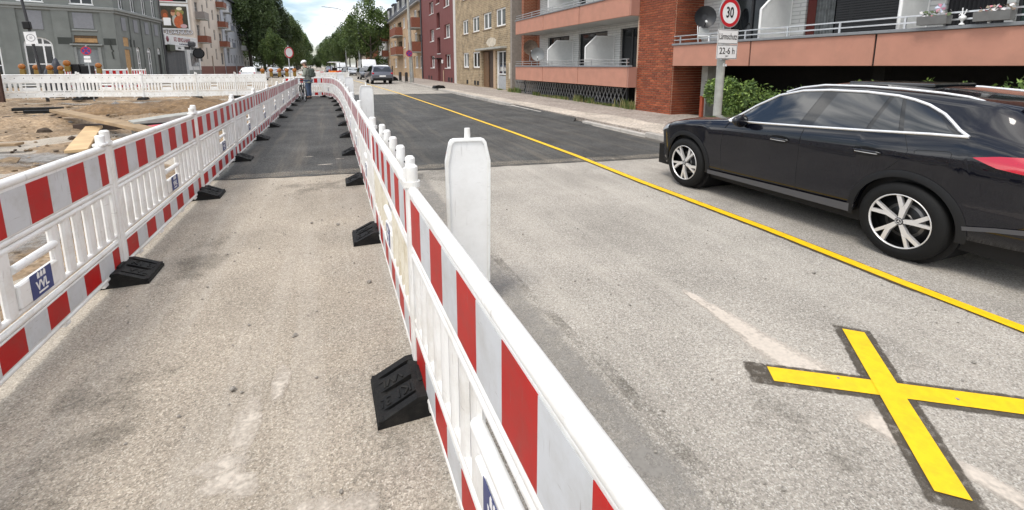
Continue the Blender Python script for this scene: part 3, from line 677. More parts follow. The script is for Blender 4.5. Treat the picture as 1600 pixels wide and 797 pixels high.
# lattice fence under the far balcony
LATT=mat('dark_stained_slat',(.035,.036,.038),.7,var=.25,rand=.3)
LATT2=mat('greying_slat',(.22,.22,.215),.75,var=.25,rand=.25)
t=thing('lattice_fence','dark wooden lattice fence under the far salmon balcony','fence',(10.42,14.75,.13))
sl=MB().box(-.011,-.022,-.43,.0,.022,.43,0,.004).mesh('lattice_slat',LATT2); sl2=MB().box(.001,-.022,-.43,.012,.022,.43,0,.004).mesh('lattice_slat',LATT2)
y=.2
while y<11.3:
    link('lattice_slat',sl,t,loc=(0,y,.37),rot=(R(32),0,0)); link('lattice_slat',sl2,t,loc=(0,y,.37),rot=(R(-32),0,0)); y+=.27
for y in range(0,12,2): MB().box(.02,y-.04,0,.10,y+.04,.76).build('post',LATT,t)
mb=MB().box(.013,0,.10,.03,11.3,.16).box(.013,0,.58,.03,11.3,.64).build('rail',LATT,t)
# ============ yellow brick house
YB=brickmat('yellow_brickwork',(.33,.245,.145),(.24,.175,.10),(.42,.36,.27),.36,.125,bump=.7,var=.45)
def house(name,label,y0,y1,H,m,ops,X=10.6,D=9,base=None):
    h=thing(name,label,'building',(X,y0,0),R(90)); L_=y1-y0
    mb=MB(); o=[(a-y0,b_-y0,c,d) for a,b_,c,d in ops]; wall_open(mb,L_,H,o,.24); shell(mb,L_,H,D,.24); mb.build('wall',[m,DARKWALL],h); return h
yw=[(36.95,38.7),(33.95,35.8),(31.1,33.0),(28.3,30.2)]
ops=[(a,c,4.28,5.45) for a,c in yw]+[(a,c,1.55,2.79) for a,c in yw[:2]]+[(a,c,7.05,8.2) for a,c in yw]+[(30.75,33.5,.13,2.80),(28.25,30.2,.13,2.72)]
h=house('brick_house','yellow brick house with white windows between the salmon block and the red house',26.75,41.0,9.6,YB,ops)
y0=26.75
SILL=mat('dark_brick_sill',(.20,.15,.10),.8)
for a,c in yw:
    for z0,z1 in ((4.28,5.45),(1.55,2.79),(7.05,8.2)):
        if z0<2 and a<33.5: continue
        window(h,a-y0,c-y0,z0,z1,.08,1,(),None,GLASSC if random.random()<.4 else None,SILL,.11)
mb=MB(); mb.box(30.78-y0,-.235,.13,33.48-y0,-.225,2.8); mb.build('door_recess',DARKWOOD,h)
mb=MB(); mb.box(32.3-y0,-.22,.13,33.45-y0,-.16,2.7,0,.01); mb.build('door',mat('brown_door',(.14,.075,.035),.5,var=.3),h)
mb=MB(); mb.box(30.25-y0,-.2,.13,30.72-y0,.02,2.75); mb.build('doorpost',mat('tan_render',(.42,.30,.20),.8,var=.15),h)
mb=MB(); mb.box(28.1-y0,-.02,2.82,33.7-y0,.45,2.95,0,.01); mb.build('canopy',CONC,h)
d=MB().box(28.3-y0,-.12,.14,29.9-y0,-.08,1.05,0,.01).build('shop_door_panel',mat('scribbled_grey_panel',(.36,.37,.38),.6,dirt=(.2,.2,.21),dscale=8,damt=.8),h)
mb=MB(); mb.box(28.3-y0,-.2,1.0,30.2-y0,-.14,1.04); mb.box(30.05-y0,-.2,.14,30.2-y0,-.1,2.7); mb.build('white_door_frame',WFRAME,h)
window(h,28.3-y0,30.0-y0,1.12,2.68,.12,1,())
for a in (34.2,35.0,37.2): MB().box(a-y0,-.1,.22,a+.5-y0,.012,.55,0,.0).build('cellar_grille',DARKWALL,h)
tag(h)
PATCH=mat('pale_plaster_patch',(.52,.46,.37),.85,var=.3,vscale=4)
mb=MB(); rr=random.Random(9); n=16; mb.add([(31.2-y0+1.15*math.cos(i*6.283/n)*rr.uniform(.8,1.1),.012,3.35+.33*math.sin(i*6.283/n)*rr.uniform(.8,1.1)) for i in range(n)],[tuple(range(n))]); mb.build('plaster_patch',PATCH,h)
mb=MB(); mb.box(26.76-y0,.002,.9,27.7-y0,.010,1.9); mb.build('plaster_patch',PATCH,h)
mb=MB(); mb.box(41.02-y0,-.2,0,41.75-y0,.03,9.6); mb.build('pale_corner_strip',mat('pale_grey_render',(.55,.53,.5),.8,var=.1),h)
# ============ red house
RED=mat('dark_red_render',(.155,.048,.045),.8,var=.1,vscale=1.5,bump=.2,bscale=40,dirt=(.15,.045,.035),dscale=.6,damt=.5)
ops=[(a,c,z0,z1) for a,c in((50.45,52.55),(43.2,45.45)) for z0,z1 in((1.5,2.8),(4.38,5.65),(7.3,8.6))]+[(47.4,48.9,2.98,4.61),(47.4,48.9,5.53,7.1),(47.3,48.8,.13,2.36),(47.4,48.9,8.0,9.2)]
h=house('red_house','dark red rendered house with narrow stair windows in the terrace','41.78' and 41.78,57.5,11,RED,ops); y0=41.78
WS=mat('white_sill',(.7,.7,.68),.6)
for a,c in((50.45,52.55),(43.2,45.45)):
    for z0,z1 in((1.5,2.8),(4.38,5.65),(7.3,8.6)): window(h,a-y0,c-y0,z0,z1,.2,1,(),None,GLASSC if random.random()<.4 else None,WS,.11)
for z0,z1 in((2.98,4.61),(5.53,7.1),(8.0,9.2)): window(h,47.4-y0,48.9-y0,z0,z1,.2,0,(),mat('red_brown_frame',(.12,.03,.03),.5),None,WS)
MB().box(47.3-y0,-.2,.13,48.8-y0,-.14,2.34).build('door',mat('dark_red_door',(.10,.022,.02),.5),h)
MB().box(46.9-y0,.002,2.40,49.2-y0,.5,2.5).build('canopy',BLACKP,h)
MB().box(46.2-y0,.002,1.95,46.5-y0,.14,2.3,0,.03).build('door_lamp',WFRAME,h)
MB().cyl((45.9-y0,.08,.12),(45.9-y0,.08,1.25),.05).build('drain_pipe',mat('tan_pipe',(.45,.33,.22),.7),h)
for a in(42.6,43.7,52.0,53.5): MB().box(a-y0,.002,.2,a+.6-y0,.02,.6).build('cellar_opening',DARKWALL,h)
MB().cyl((57.3-y0,.1,.1),(57.3-y0,.1,10.9),.09).build('downpipe',mat('dark_grey_pipe',(.06,.06,.065),.6),h)
# ============ tan house with mansard and wooden balconies
TANB=brickmat('tan_brickwork',(.45,.30,.17),(.38,.25,.14),(.46,.39,.30),.3,.1,bump=.3,var=.2)
y0=57.6
wins=[(60.8,62.9),(65.7,67.3),(71.0,73.0),(81.6,84.2),(86.5,89.3),(91.0,92.6)]
ops=[(a,c,z0,z1) for a,c in wins for z0,z1 in((1.45,2.97),(4.4,5.97),(7.3,8.86))]
ops=[o for o in ops if not(o[2]<2 and o[0] in(65.7,86.5))]+[(58.0,59.4,1.45,2.95),(62.5+.6,64.2,.13,2.96),(84.8,86.0,.13,3.0)]+[(58.0,60.1,z0,z1) for z0,z1 in((3.4,5.6),(6.3,8.5))]+[(74.5,79,z0,z1) for z0,z1 in((3.4,5.6),(6.3,8.5))]
h=house('tan_house','tan brick apartment house with wooden balconies and dark mansard roof',57.6,95,9.5,TANB,ops)
for o in ops:
    if o[2]==.13: MB().box(o[0]-y0,-.2,.13,o[1]-y0,-.14,o[3]-.02).build('door',mat('ochre_door',(.25,.16,.07),.6),h)
    elif o[2] in(3.4,6.3): window(h,o[0]-y0,o[1]-y0,o[2],o[3],.2,1,(),DARKWOOD)
    else: window(h,o[0]-y0,o[1]-y0,o[2],o[3],.08,1,(),None,GLASSC if random.random()<.5 else None,WS,.12)
WOODB=mat('reddish_brown_boards',(.20,.065,.035),.7,var=.2); DGREY=mat('dark_grey_cladding',(.055,.06,.06),.8)
def wbalc(a,c,z):
    o=MB().box(a-y0,.0,z,c-y0,1.15,z+.12).build('balcony',CONC,h)
    nbd=max(4,int((c-a)/.45))
    for i in range(nbd):
        x=a-y0+(c-a)*i/nbd; MB().box(x+.01,1.10,z+.1,x+(c-a)/nbd-.01,1.15,z+1.3).build('board',WOODB,o)
    for s in(a-y0,c-y0-.05): MB().box(s,.0,z+.1,s+.05,1.09,z+1.3).build('side_panel',WOODB if s==a-y0 else DGREY,o)
for z in(3.35,6.25): wbalc(57.9,61.2,z); wbalc(73.5,80.2,z); wbalc(92.8,94.9,z)
ROOF=mat('dark_slate',(.05,.053,.06),.7,var=.2,bump=.3,bscale=20)
mb=MB(); mb.prism([(.45,9.52),(.45,9.75),(-.9,12.6),(-7.5,12.9),(-7.5,9.52)],0,37.4,'x'); mb.build('mansard_roof',ROOF,h)
mb=MB(); mb.box(0,.0,9.4,37.4,.5,9.52); mb.build('gutter',mat('grey_gutter',(.3,.3,.3),.6),h)
for a in(59,64,69,74.5,81,87.5,92.5):
    dmr=MB().prism([(.18,9.9),(.18,11.75),(.35,11.8),(.35,11.95),(-1.2,12.2),(-1.2,9.9)],a-y0,a+2.6-y0,'x').build('dormer',ROOF,h)
    fr,pn=winmesh(2.0,1.4,1,(),WFRAME); o=link('window',fr,dmr,loc=(a+1.3-y0,.25,10.15)); 
    MB().box(a+.35-y0,.19,10.2,a+2.25-y0,.215,11.5).build('pane',GLASS,dmr)
for a in (70,88): MB().box(a-y0,-4,12.6,a+1.5-y0,-2.8,14.2).build('chimney',BRICKWALL,h)
# weeds along the lattice and pier
def grass(name,spots,m,h=(.1,.3),n=90,parent=None):
    mb=MB(); rr=random.Random(17)
    for cx,cy,rx,ry,hh in spots:
        for i in range(n):
            x=cx+rr.gauss(0,rx*.5); y=cy+rr.gauss(0,ry*.5); a=rr.uniform(0,6.28); hq=hh*rr.uniform(.4,1); l_=rr.uniform(.1,.6)*hq; ww=.008+.012*rr.random()
            dx,dy=math.cos(a),math.sin(a); p=Vector((x,y,.115)); 
            mb.add([p+Vector((-dy*ww,dx*ww,0)),p+Vector((dy*ww,-dx*ww,0)),p+Vector((dx*l_*.4+dy*ww*.8,dy*l_*.4-dx*ww*.8,hq*.65)),p+Vector((dx*l_*.4-dy*ww*.8,dy*l_*.4+dx*ww*.8,hq*.65)),p+Vector((dx*l_,dy*l_,hq))],[(0,1,2,3),(3,2,4)],rr.choice((0,0,1)))
    o=mb.build(name,m,fix=False); o['kind']='stuff'; return o
GR=[mat('weed_green',(.10,.15,.035),.7),mat('weed_straw',(.30,.27,.11),.8)]
grass('weeds',[(10.3,14.6,.12,.5,.42),(10.22,14.25,.1,.3,.35),(10.3,15.6,.1,.6,.15),(10.32,17.3,.1,.35,.32),(10.32,18.2,.12,.4,.36),(10.3,19.6,.1,.6,.2),(10.3,20.5,.1,.7,.18),(10.3,22.8,.1,.5,.25),(10.3,25.6,.1,.5,.38),(10.2,26.3,.1,.4,.3),(10.3,21.6,.1,.6,.15),(10.3,16.5,.1,.6,.12),(10.45,29.0,.1,.4,.12)],GR,n=140)
# hedge in front of the undercroft
LEAF=[mat('hedge_leaf',(.095,.16,.032),.55,var=.35,vscale=3),mat('hedge_leaf_light',(.22,.32,.07),.55,var=.3,vscale=4),mat('hedge_leaf_dark',(.055,.10,.022),.6)]
def leaves(mb,n,pts,size,rr,mis=(0,0,1,2)):
    for i in range(n):
        p=Vector(pts(rr)); a=Vector((rr.gauss(0,1),rr.gauss(0,1),rr.gauss(.5,1))).normalized(); u=a.orthogonal().normalized(); u.rotate(Matrix.Rotation(rr.uniform(0,6.28),3,a)); v=a.cross(u); s=size*rr.uniform(.6,1.3)
        mb.add([p-u*s,p+v*s*.45+a*s*.1,p+u*s,p-v*s*.45+a*s*.1],[(0,1,2,3)],rr.choice(mis))
def shrub(label,x,y,rx,ry,h,n,size,seed,cat='shrub',name='leafy_shrub'):
    t=thing(name,label,cat,(x,y,.1)); rr=random.Random(seed); blobs=[(rr.uniform(-.6,.6)*rx,rr.uniform(-.75,.75)*ry,h*rr.uniform(.35,.72),rr.uniform(.3,.5)) for _ in range(14)]
    def pt(r):
        cx,cy,cz,s=r.choice(blobs); v=Vector((r.gauss(0,1),r.gauss(0,1),r.gauss(0,1))).normalized()*(r.random()**.4)
        return (cx+v.x*s*rx,cy+v.y*s*ry*.7,max(.02,cz+v.z*s*h*.75))
    mb=MB(); leaves(mb,n,pt,size,rr); o=mb.build('foliage',LEAF,t,fix=False)
    mb=MB()
    for i in range(7): c=rr.choice(blobs); mb.tube([(rr.uniform(-.15,.15)*rx,c[1]*.4,0),(c[0]*.6,c[1]*.8,c[2]*.6),(c[0],c[1],c[2]+.1)],[.018,.012,.005],5)
    mb.build('stem',DARKWOOD,t)
shrub('bright green leafy bush behind the speed limit post',9.55,8.85,.55,.95,1.40,5600,.045,1)
shrub('low green bush right of the bright one, half hidden by the black car',9.8,7.0,.5,1.2,1.22,3000,.045,2)
shrub('sparse low hedge showing over the roof of the black car',9.7,5.2,.45,1.3,1.40,3000,.042,3)
shrub('green hedge end showing above the rear of the black car',9.4,3.4,.45,1.1,1.52,3200,.042,4)
t=tag(MB().box(-.05,-.05,0,.05,.05,.62,0,.01).box(-.06,-.06,.62,.06,.06,.67,0,.01).build('red_post',mat('red_brown_post',(.34,.07,.03),.7,var=.2)),'short red brown post beside the bush at the brick pier','post'); t.location=(10.75,11.2,.1)
# ============ grey corner house on the left
GREYR=mat('grey_green_render',(.175,.187,.175),.85,var=.13,vscale=1.2,bump=.25,bscale=30,dirt=(.10,.105,.10),dscale=.5,damt=.5)
GREYP=mat('grey_panel',(.215,.22,.235),.8,var=.08)
GREYD2=mat('grey_trim',(.235,.245,.235),.8,var=.1)
PLY=mat('plywood',(.42,.25,.11),.7,var=.25,vscale=5)
DKPLY=mat('weathered_board',(.10,.06,.03),.8,var=.3)
TAGM=mat('dark_spray_paint',(.035,.04,.035),.7)
C=Vector((-17.0,49.97,0))
gh=thing('corner_house','grey corner house with arched ground floor windows across the excavation','building',tuple(C))
tw=math.atan2(-1.94,-6.28)      # left front: x runs to the left from the corner
lf=bpy.data.objects.new('left_front',None); COL.objects.link(lf); lf.parent=gh; lf.rotation_euler=(0,0,tw)
rf=bpy.data.objects.new('street_front',None)
HT=15.
def arch_window(parent,a,c,z0,zs,dep=.14,mull=2,bars=(.38,)):
    """arched window, springing at zs"""
    w_=c-a; r=w_/2; f=MB(); t=.07; sw=.10
    f.box(-r,-t,0,r,0,sw); f.box(-r,-t,sw,-r+sw,0,zs-z0); f.box(r-sw,-t,sw,r,0,zs-z0)
    f.box(-r+sw,-t,zs-z0-.09,r-sw,.005,zs-z0+.09)
    k=12; hh=r*.72
    for i in range(k):
        a0=math.pi*i/k; a1=math.pi*(i+1)/k
        p=[(r*math.cos(a0),hh*math.sin(a0)),(r*math.cos(a1),hh*math.sin(a1)),((r-sw)*math.cos(a1),(hh-sw)*math.sin(a1)),((r-sw)*math.cos(a0),(hh-sw)*math.sin(a0))]
        f.prism([(x,z+zs-z0) for x,z in p],-t,0,'y')
    for i in range(mull):
        x=-r+w_*(i+1)/(mull+1); f.box(x-.05,-t,sw,x+.05,.006,zs-z0+hh*math.sqrt(max(0,1-(x/r)**2))-.06)
    for b_ in bars: f.box(-r+sw,-t,(zs-z0)*b_-.035,r-sw,-.01,(zs-z0)*b_+.035)
    o=f.build('window',WFRAME,parent); o.location=((a+c)/2,-dep,z0)
    p=MB(); n=14; pts=[(-r+.03,.03),(r-.03,.03)]+[((r-.03)*math.cos(math.pi*i/n),zs-z0+(hh-.03)*math.sin(math.pi*i/n)) for i in range(n+1)]
    p.add([(x,-t*.6,z) for x,z in pts],[tuple(range(len(pts)))]); g=p.build('pane',GLASS,o)
    return hh
def arch_fill(mb,a,c,zs,hh,ztop,mi=0):
    r=(c-a)/2; cx=(a+c)/2; k=12
    for i in range(k):
        a0=math.pi*i/k; a1=math.pi*(i+1)/k
        x0,x1=cx+r*math.cos(a0),cx+r*math.cos(a1); z0,z1=zs+hh*math.sin(a0),zs+hh*math.sin(a1)
        mb.add([(x0,.0,z0),(x1,.0,z1),(x1,.0,ztop),(x0,.0,ztop)],[(0,1,2,3)],mi); mb.add([(x0,0,z0),(x0,-.2,z0),(x1,-.2,z1),(x1,0,z1)],[(0,1,2,3)],mi)
LL=11.5
ar=[(4.05,5.70,.75,3.36),(6.98,8.6,.75,3.1)]
ops=[(a,c,z0,zs+.72*(c-a)/2+.02) for a,c,z0,zs in ar]+[(1.35,2.68,.3,3.12),(1.28,2.72,3.62,4.2)]+[(a,a+1.42,6.72,9.2) for a in(1.25,4.22,7.1)]+[(a,a+1.42,10.3,12.6) for a in(1.25,4.22,7.1)]
mb=MB(); wall_open(mb,LL,HT,ops,.2)
for a,c,z0,zs in ar: arch_fill(mb,a,c,zs,.72*(c-a)/2,zs+.72*(c-a)/2+.02)
mb.build('wall',GREYR,gh).matrix_local=Matrix.Rotation(tw,4,'Z')
wallL=gh.children[-1] if gh.children[-1].name.startswith('wall') else [c for c in gh.children if c.name.startswith('wall')][0]
COL.objects.unlink(lf); bpy.data.objects.remove(lf); bpy.data.objects.remove(rf)
for a,c,z0,zs in ar: arch_window(wallL,a,c,z0,zs,.10,2,(.42,))
for a in(1.25,4.22,7.1):
    for z0,z1 in((6.72,9.2),(10.3,12.6)): window(wallL,a,a+1.42,z0,z1,.12,1,(.7,),None,None,mat('white_sill',(.7,.7,.68),.6))
def lp(nm,x0,y0,z0,x1,y1,z1,m,ch=0): return MB().box(x0,y0,z0,x1,y1,z1,0,ch).build(nm,m,wallL)
lp('boarded_door',1.35,-.16,.3,2.68,-.1,3.1,mat('grey_boarding',(.22,.235,.24),.7,var=.15)); lp('door_frame',1.15,.003,.3,1.36,.07,3.25,GREYD2); lp('door_frame',2.67,.003,.3,2.9,.07,3.25,GREYD2)
lp('boarded_fanlight',1.3,-.1,3.64,2.7,-.06,3.98,PLY); lp('boarded_fanlight',1.3,-.1,3.99,2.7,-.03,4.18,DKPLY)
lp('lintel',1.0,.003,3.38,3.03,.22,3.5,GREYD2,.02); lp('lintel',1.25,.003,3.56,2.8,.12,3.62,DKPLY)
for x0,x1 in((2.86,3.86),(0.02,.92),(5.85,6.75),(8.8,9.8)):
    o=lp('pilaster',x0,.003,.2,x1,.10,6.25,GREYR)
    for i in range(4): MB().box(x0+.12+i*.2,.101,.5,x0+.19+i*.2,.125,6.1).build('flute',GREYR,o) if False else None
lp('cornice',-.08,.003,6.32,LL,.28,6.55,GREYD2,.03); lp('cornice',-.04,.003,6.12,LL,.14,6.31,GREYD2,.02)
lp('parapet_panel',1.38,.003,4.75,2.62,.05,6.02,GREYP,.02); lp('parapet_panel',4.4,.003,4.55,5.3,.05,6.02,GREYP,.02)
lp('relief',1.2,.003,4.55,2.78,.09,4.68,GREYD2,.02)
lp('cellar_niche',3.2,.101,1.2,3.95,.13,2.15,GREYD2,.02); lp('plinth',0,.003,.1,LL,.16,.7,GREYD2,.02)
for x0,x1 in((2.86,3.7),(.1,.9)): lp('spray_writing',x0,.102,3.45,x1,.106,4.0,TAGM)
for i in range(2): pass
mb=MB(); mb.tube([(.52,.112,3.9),(.45,.112,3.1),(.35,.112,2.95),(.46,.112,2.85),(.40,.112,2.3)],.05,5); mb.build('spray_stroke',TAGM,wallL)
# street front: x runs towards the corner, outside is +y
RL=10.15; dr=Vector((.43,10.14,0)).normalized(); E2=C+dr*RL
ang=math.atan2(-dr.y,-dr.x)
def S(s): return RL-s
ops=[]
arR=[(3.44,4.31,.7,3.15),(5.85,6.84,.7,3.1),(8.45,9.2,2.9,3.3)]
for a,c,z0,zs in arR: ops.append((S(c),S(a),z0,zs+.9*(c-a)/2*.8+.02))
up=[(1.05,1.95),(3.42,4.36),(5.88,6.82),(8.2,9.15)]
for a,c in up: ops+= [(S(c),S(a),6.62,8.9),(S(c),S(a),10.3,12.5)]
ops+=[(S(2.1),S(1.1),.3,3.15),(S(2.1),S(1.05),3.42,4.2),(S(9.3),S(8.4),.3,2.82)]
mb=MB(); wall_open(mb,RL,HT,ops,.2)
for a,c,z0,zs in arR: arch_fill(mb,S(c),S(a),zs,.72*(c-a)/2,zs+.72*(c-a)/2+.02)
o=mb.build('wall',GREYR,gh); o.matrix_local=T(*(E2-C))@Matrix.Rotation(ang,4,'Z'); wallR=o
for a,c,z0,zs in arR: arch_window(wallR,S(c),S(a),z0,zs,.1,1,(.5,) if z0<1 else ())
for a,c in up:
    for z0,z1 in((6.62,8.9),(10.3,12.5)): window(wallR,S(c),S(a),z0,z1,.12,1,(.7,),None,None,mat('white_sill',(.7,.7,.68),.6))
def rp(nm,a,y0,z0,c,y1,z1,m,ch=0): return MB().box(S(c),y0,z0,S(a),y1,z1,0,ch).build(nm,m,wallR)
rp('boarded_door',1.1,-.1,.3,2.1,-.04,3.14,PLY); rp('boarded_window',1.05,-.1,3.42,2.1,-.04,4.2,PLY); rp('boarded_window',2.3,.003,3.4,3.3,.03,4.05,TAGM)
rp('door',8.4,-.15,.3,9.3,-.1,2.8,mat('black_door',(.02,.02,.02),.6))
rp('cornice',-.05,.003,6.32,RL,.28,6.55,GREYD2,.03); rp('cornice',-.02,.003,6.12,RL,.14,6.31,GREYD2,.02); rp('plinth',0,.003,.1,RL,.16,.7,GREYD2,.02)
for a in(2.55,5.0,7.5,9.7): rp('pilaster',a,.003,.7,a+.22,.09,6.1,GREYR,.02)
for a,c in up: rp('parapet_panel',a+.05,.003,4.75,c-.05,.05,5.9,GREYP,.02)
MB().cyl((-.0+.12,.12,.1),(.12,.12,HT),.07).build('downpipe',mat('dark_grey_pipe',(.06,.06,.065),.6),wallR)
mb=MB(); far=E2-C; l0=Vector((math.cos(tw),math.sin(tw),0))*LL
pts=[Vector((0,0,0)),l0,l0+far,far]; cen=sum(pts,Vector())/4; pts=[p+(cen-p)*.045 for p in pts]
mb.prism([(p.x,p.y) for p in pts],0,HT-.2,'z'); mb.build('core',DARKWALL,gh)
pts=[Vector((0,0,0)),l0,l0+far,far]; mb=MB(); mb.prism([(p.x,p.y) for p in [q+(q-cen)*.03 for q in pts]],HT,HT+.5,'z'); mb.build('roof',ROOF,gh)
# ============ garage with sign, in front of a gable with posters
WPAINT=mat('white_paint',(.68,.68,.67),.6,var=.08,dirt=(.4,.4,.38),dscale=2,damt=.4)
ga=thing('workshop_shed','low workshop shed with a lettered white fascia and grey gate','building',(-15.55,68.9,0),math.atan2(-8.8,-1.1))   # x runs from far end to the corner (towards -Y), outside +X
GLn=8.75; k=8.75/13.6
def gs(s): return GLn-s*k
mb=MB(); mb.box(0,-5,0,GLn,-.05,4.9); mb.build('wall',mat('shed_wall',(.12,.12,.12),.9,var=.2),ga)
mb=MB(); mb.box(gs(13.7),.0,3.95,gs(.5),.15,5.1,0,.01); fa=mb.build('fascia',WPAINT,ga)
text('KFZ - SERVICE & HANDEL',.62,mat('dark_red_lettering',(.22,.02,.03),.6),fa,T((gs(2.3)+gs(12.0))/2,.155,4.62)@BACK,.004,.012,.62)
text('An- und Verkauf  Reparatur',.26,mat('dark_blue_lettering',(.05,.05,.10),.6),fa,T((gs(4)+gs(11))/2,.155,4.18)@BACK,.004,.004,.8)
mb=MB(); mb.lathe([(0,0),(.33,0),(.33,.02),(0,.02)],6,0,T(gs(1.4),.155,4.6)@BACK); mb.build('round_emblem',mat('dark_red_emblem',(.18,.03,.05),.6),fa)
mb=MB(); mb.box(gs(7.6),.0,.1,gs(.8),.06,3.3); gt=mb.build('gate',mat('dark_grey_sheet',(.085,.09,.095),.6,var=.2),ga)
for i in range(14): MB().box(gs(7.55)+i*.303,.061,.15,gs(7.55)+i*.303+.27,.085,3.25).build('gate_panel',mat('grey_gate_panel',(.10,.105,.11),.6,var=.2,rand=.15),gt)
mb=MB(); mb.box(gs(13.8),.0,.1,gs(8.1),.25,3.6); wb=mb.build('kiosk_front',WPAINT,ga)
mb=MB(); mb.box(gs(13.7),.251,.1,gs(8.2),.27,1.2); mb.build('grey_base',GREYD2,wb)
for i in range(3):
    x0=gs(13.0)+i*.82; MB().box(x0,.252,1.65,x0+.7,.28,3.2).build('window',GLASSC,wb)
mb=MB(); mb.box(gs(7),.16,3.45,gs(2.9),.3,3.9,0,.01); sg=mb.build('second_fascia',WPAINT,ga); text('Reifen',.3,TAGM,sg,T((gs(7)+gs(2.9))/2,.305,3.68)@BACK,.004,.01,1)
mb=MB(); mb.box(gs(2.8),.16,3.3,gs(.8),.45,4.0,0,.02); mb.build('dark_lamp_box',mat('dark_olive_box',(.05,.055,.035),.7),ga)
# cream house gable + fronts
CREAM=mat('cream_render',(.60,.52,.44),.8,var=.07,vscale=1,bump=.1,dirt=(.42,.37,.31),dscale=.5,damt=.35)
PALEB=mat('pale_blue_grey_render',(.46,.47,.50),.8,var=.07,vscale=1,dirt=(.35,.35,.37),dscale=.5,damt=.35)
TURQ=mat('pale_turquoise_gable',(.50,.56,.56),.8,var=.1,vscale=1)
PLIN=mat('brown_plinth',(.20,.085,.065),.85,var=.2)
DWIN=mat('grey_window_frame',(.30,.30,.30),.5)
ch=thing('cream_house','cream rendered apartment house with plank balconies and poster gable','building',(-15.6,84.86,.09),R(-90)); ch.scale=(.945,)*3
CL=16.55
def cs(s): return 20.8-s
ops=[]
for a,c,zz in((9.3,10.05,((2.67,4.29),(5.6,7.25),(8.63,10.26),(11.5,13.1))),(12.2,13.1,((4.33,5.99),(7.17,8.76),(10.1,11.7),(.15,3.2))),(15.1,16.1,((2.66,4.31),(5.62,7.22),(8.65,10.19),(11.5,13.1))),(5.5,6.9,((2.3,4.2),(5.05,7.21),(8.15,10.2),(11.2,13.2))),(18.7,20.4,((1.9,3.8),(4.75,6.9),(7.85,9.9),(10.9,13)))):
    for z0,z1 in zz: ops.append((cs(c),cs(a),z0,z1))
HC=16
mb=MB(); wall_open(mb,CL,HC,ops,.2); shell(mb,CL,HC,10,.2); mb.build('wall',[CREAM,TURQ],ch)
for o in ops:
    if o[2]==.15: MB().box(o[0],-.16,.15,o[1],-.1,3.15).build('door',DKPLY,ch)
    else: window(ch,o[0],o[1],o[2],o[3],.1,1 if o[1]-o[0]>1.2 else 0,(.65,),DWIN)
mb=MB(); mb.box(0,.003,0,cs(13.2),.06,1.66); mb.box(cs(12.1),.003,0,CL,.06,1.66); mb.build('plinth',PLIN,ch)
def pbalc(a,c,z,m):
    o=MB().box(cs(c),0.01,z,cs(a),1.1,z+.12).build('balcony',CONC,ch)
    MB().box(cs(c),1.05,z+.1,cs(a),1.1,z+1.0).build('front_panel',m,o); MB().box(cs(c),.01,z+.1,cs(c)+.05,1.04,z+1.0).build('side_panel',m,o); MB().box(cs(a)-.05,.01,z+.1,cs(a),1.04,z+1.0).build('side_panel',m,o)
GPAN=mat('greying_balcony_panel',(.25,.22,.2),.8,var=.2)
pbalc(5.3,7.7,4.75,WOODB); pbalc(5.3,7.7,7.9,GPAN); pbalc(5.3,7.7,11.0,GPAN)
for z in(4.65,7.75,10.8): pbalc(18.4,20.7,z,WOODB)
mb=MB(); mb.prism([(.3,HC+.01),(-5,HC+3),(-10.3,HC+.01)],0,CL,'x'); mb.build('roof',ROOF,ch)
# posters on the gable: x of the gable runs along -Y end (local x=CL), facing the camera
gx=CL+.02
def gp(nm,x0,x1,z0,z1,d,m,par=None,ch_=0):   # x0,x1 measured as distance left of the front edge
    x0,x1=(x0+1)/.945,(x1+1)/.945; z0,z1=(z0-.09)/.945,(z1-.09)/.945
    return MB().box(gx,-x1,z0,gx+d,-x0,z1,0,ch_).build(nm,m,par or ch)
bb=gp('poster_frame',-.6,2.4,6.1,9.2,.12,WPAINT)
POSTER=mat('poster_dark',(.05,.045,.03),.45,var=.6,vscale=1.5)
gp('poster',-.5+.08,2.3,6.28,8.92,.14,POSTER,bb)
def pf(nm,cx,cz,rx,rz,m,d=.145,rot=0):
    cx=(cx+1)/.945; cz=(cz-.09)/.945
    mb=MB(); n=14; mb.add([(gx+d,-(cx+rx*math.cos(6.283*i/n)*math.cos(rot)-rz*math.sin(6.283*i/n)*math.sin(rot)),cz+rx*math.cos(6.283*i/n)*math.sin(rot)+rz*math.sin(6.283*i/n)*math.cos(rot)) for i in range(n)],[tuple(range(n))]); mb.build(nm,m,bb)
SK=mat('poster_skin',(.50,.26,.15),.5); OR=mat('poster_orange',(.42,.10,.035),.5,var=.3); HR=mat('poster_hair',(.16,.06,.025),.5); GRY=mat('poster_grey',(.38,.38,.33),.5); PINK=mat('poster_pink',(.5,.32,.33),.5); OLI=mat('poster_olive',(.22,.20,.06),.5,var=.4); LITE=mat('poster_light',(.7,.66,.5),.5)
for a in [(.45,8.2,.6,.4,OLI,.142),(.35,8.62,.32,.2,LITE,.1425),(1.9,7.9,.42,.62,HR,.143),(1.85,7.75,.24,.33,OR,.144),(1.75,7.3,.5,.3,SK,.1445),(1.05,8.05,.23,.33,SK,.144),(1.0,8.32,.26,.18,HR,.1445),(.92,7.2,.28,.75,GRY,.1435),(.55,7.0,.5,.75,OR,.1446),(.35,7.7,.3,.5,OR,.1445),(.5,8.0,.2,.3,SK,.1448),(.05,6.55,.38,.26,PINK,.145)]: pf('poster_figure',a[0],a[1],a[2],a[3],a[4],a[5])
wl=gp('poster_lettering_block',1.35,2.1,6.6,7.5,.146,WHITEF,bb)
gp('upper_poster_frame',-.6,2.4,9.35,12.2,.12,WPAINT); gp('upper_poster',-.45,2.3,9.5,12.0,.14,mat('poster_red',(.45,.02,.05),.5),None); gp('upper_poster_band',-.45,.9,9.5,10.0,.145,BLACKP)
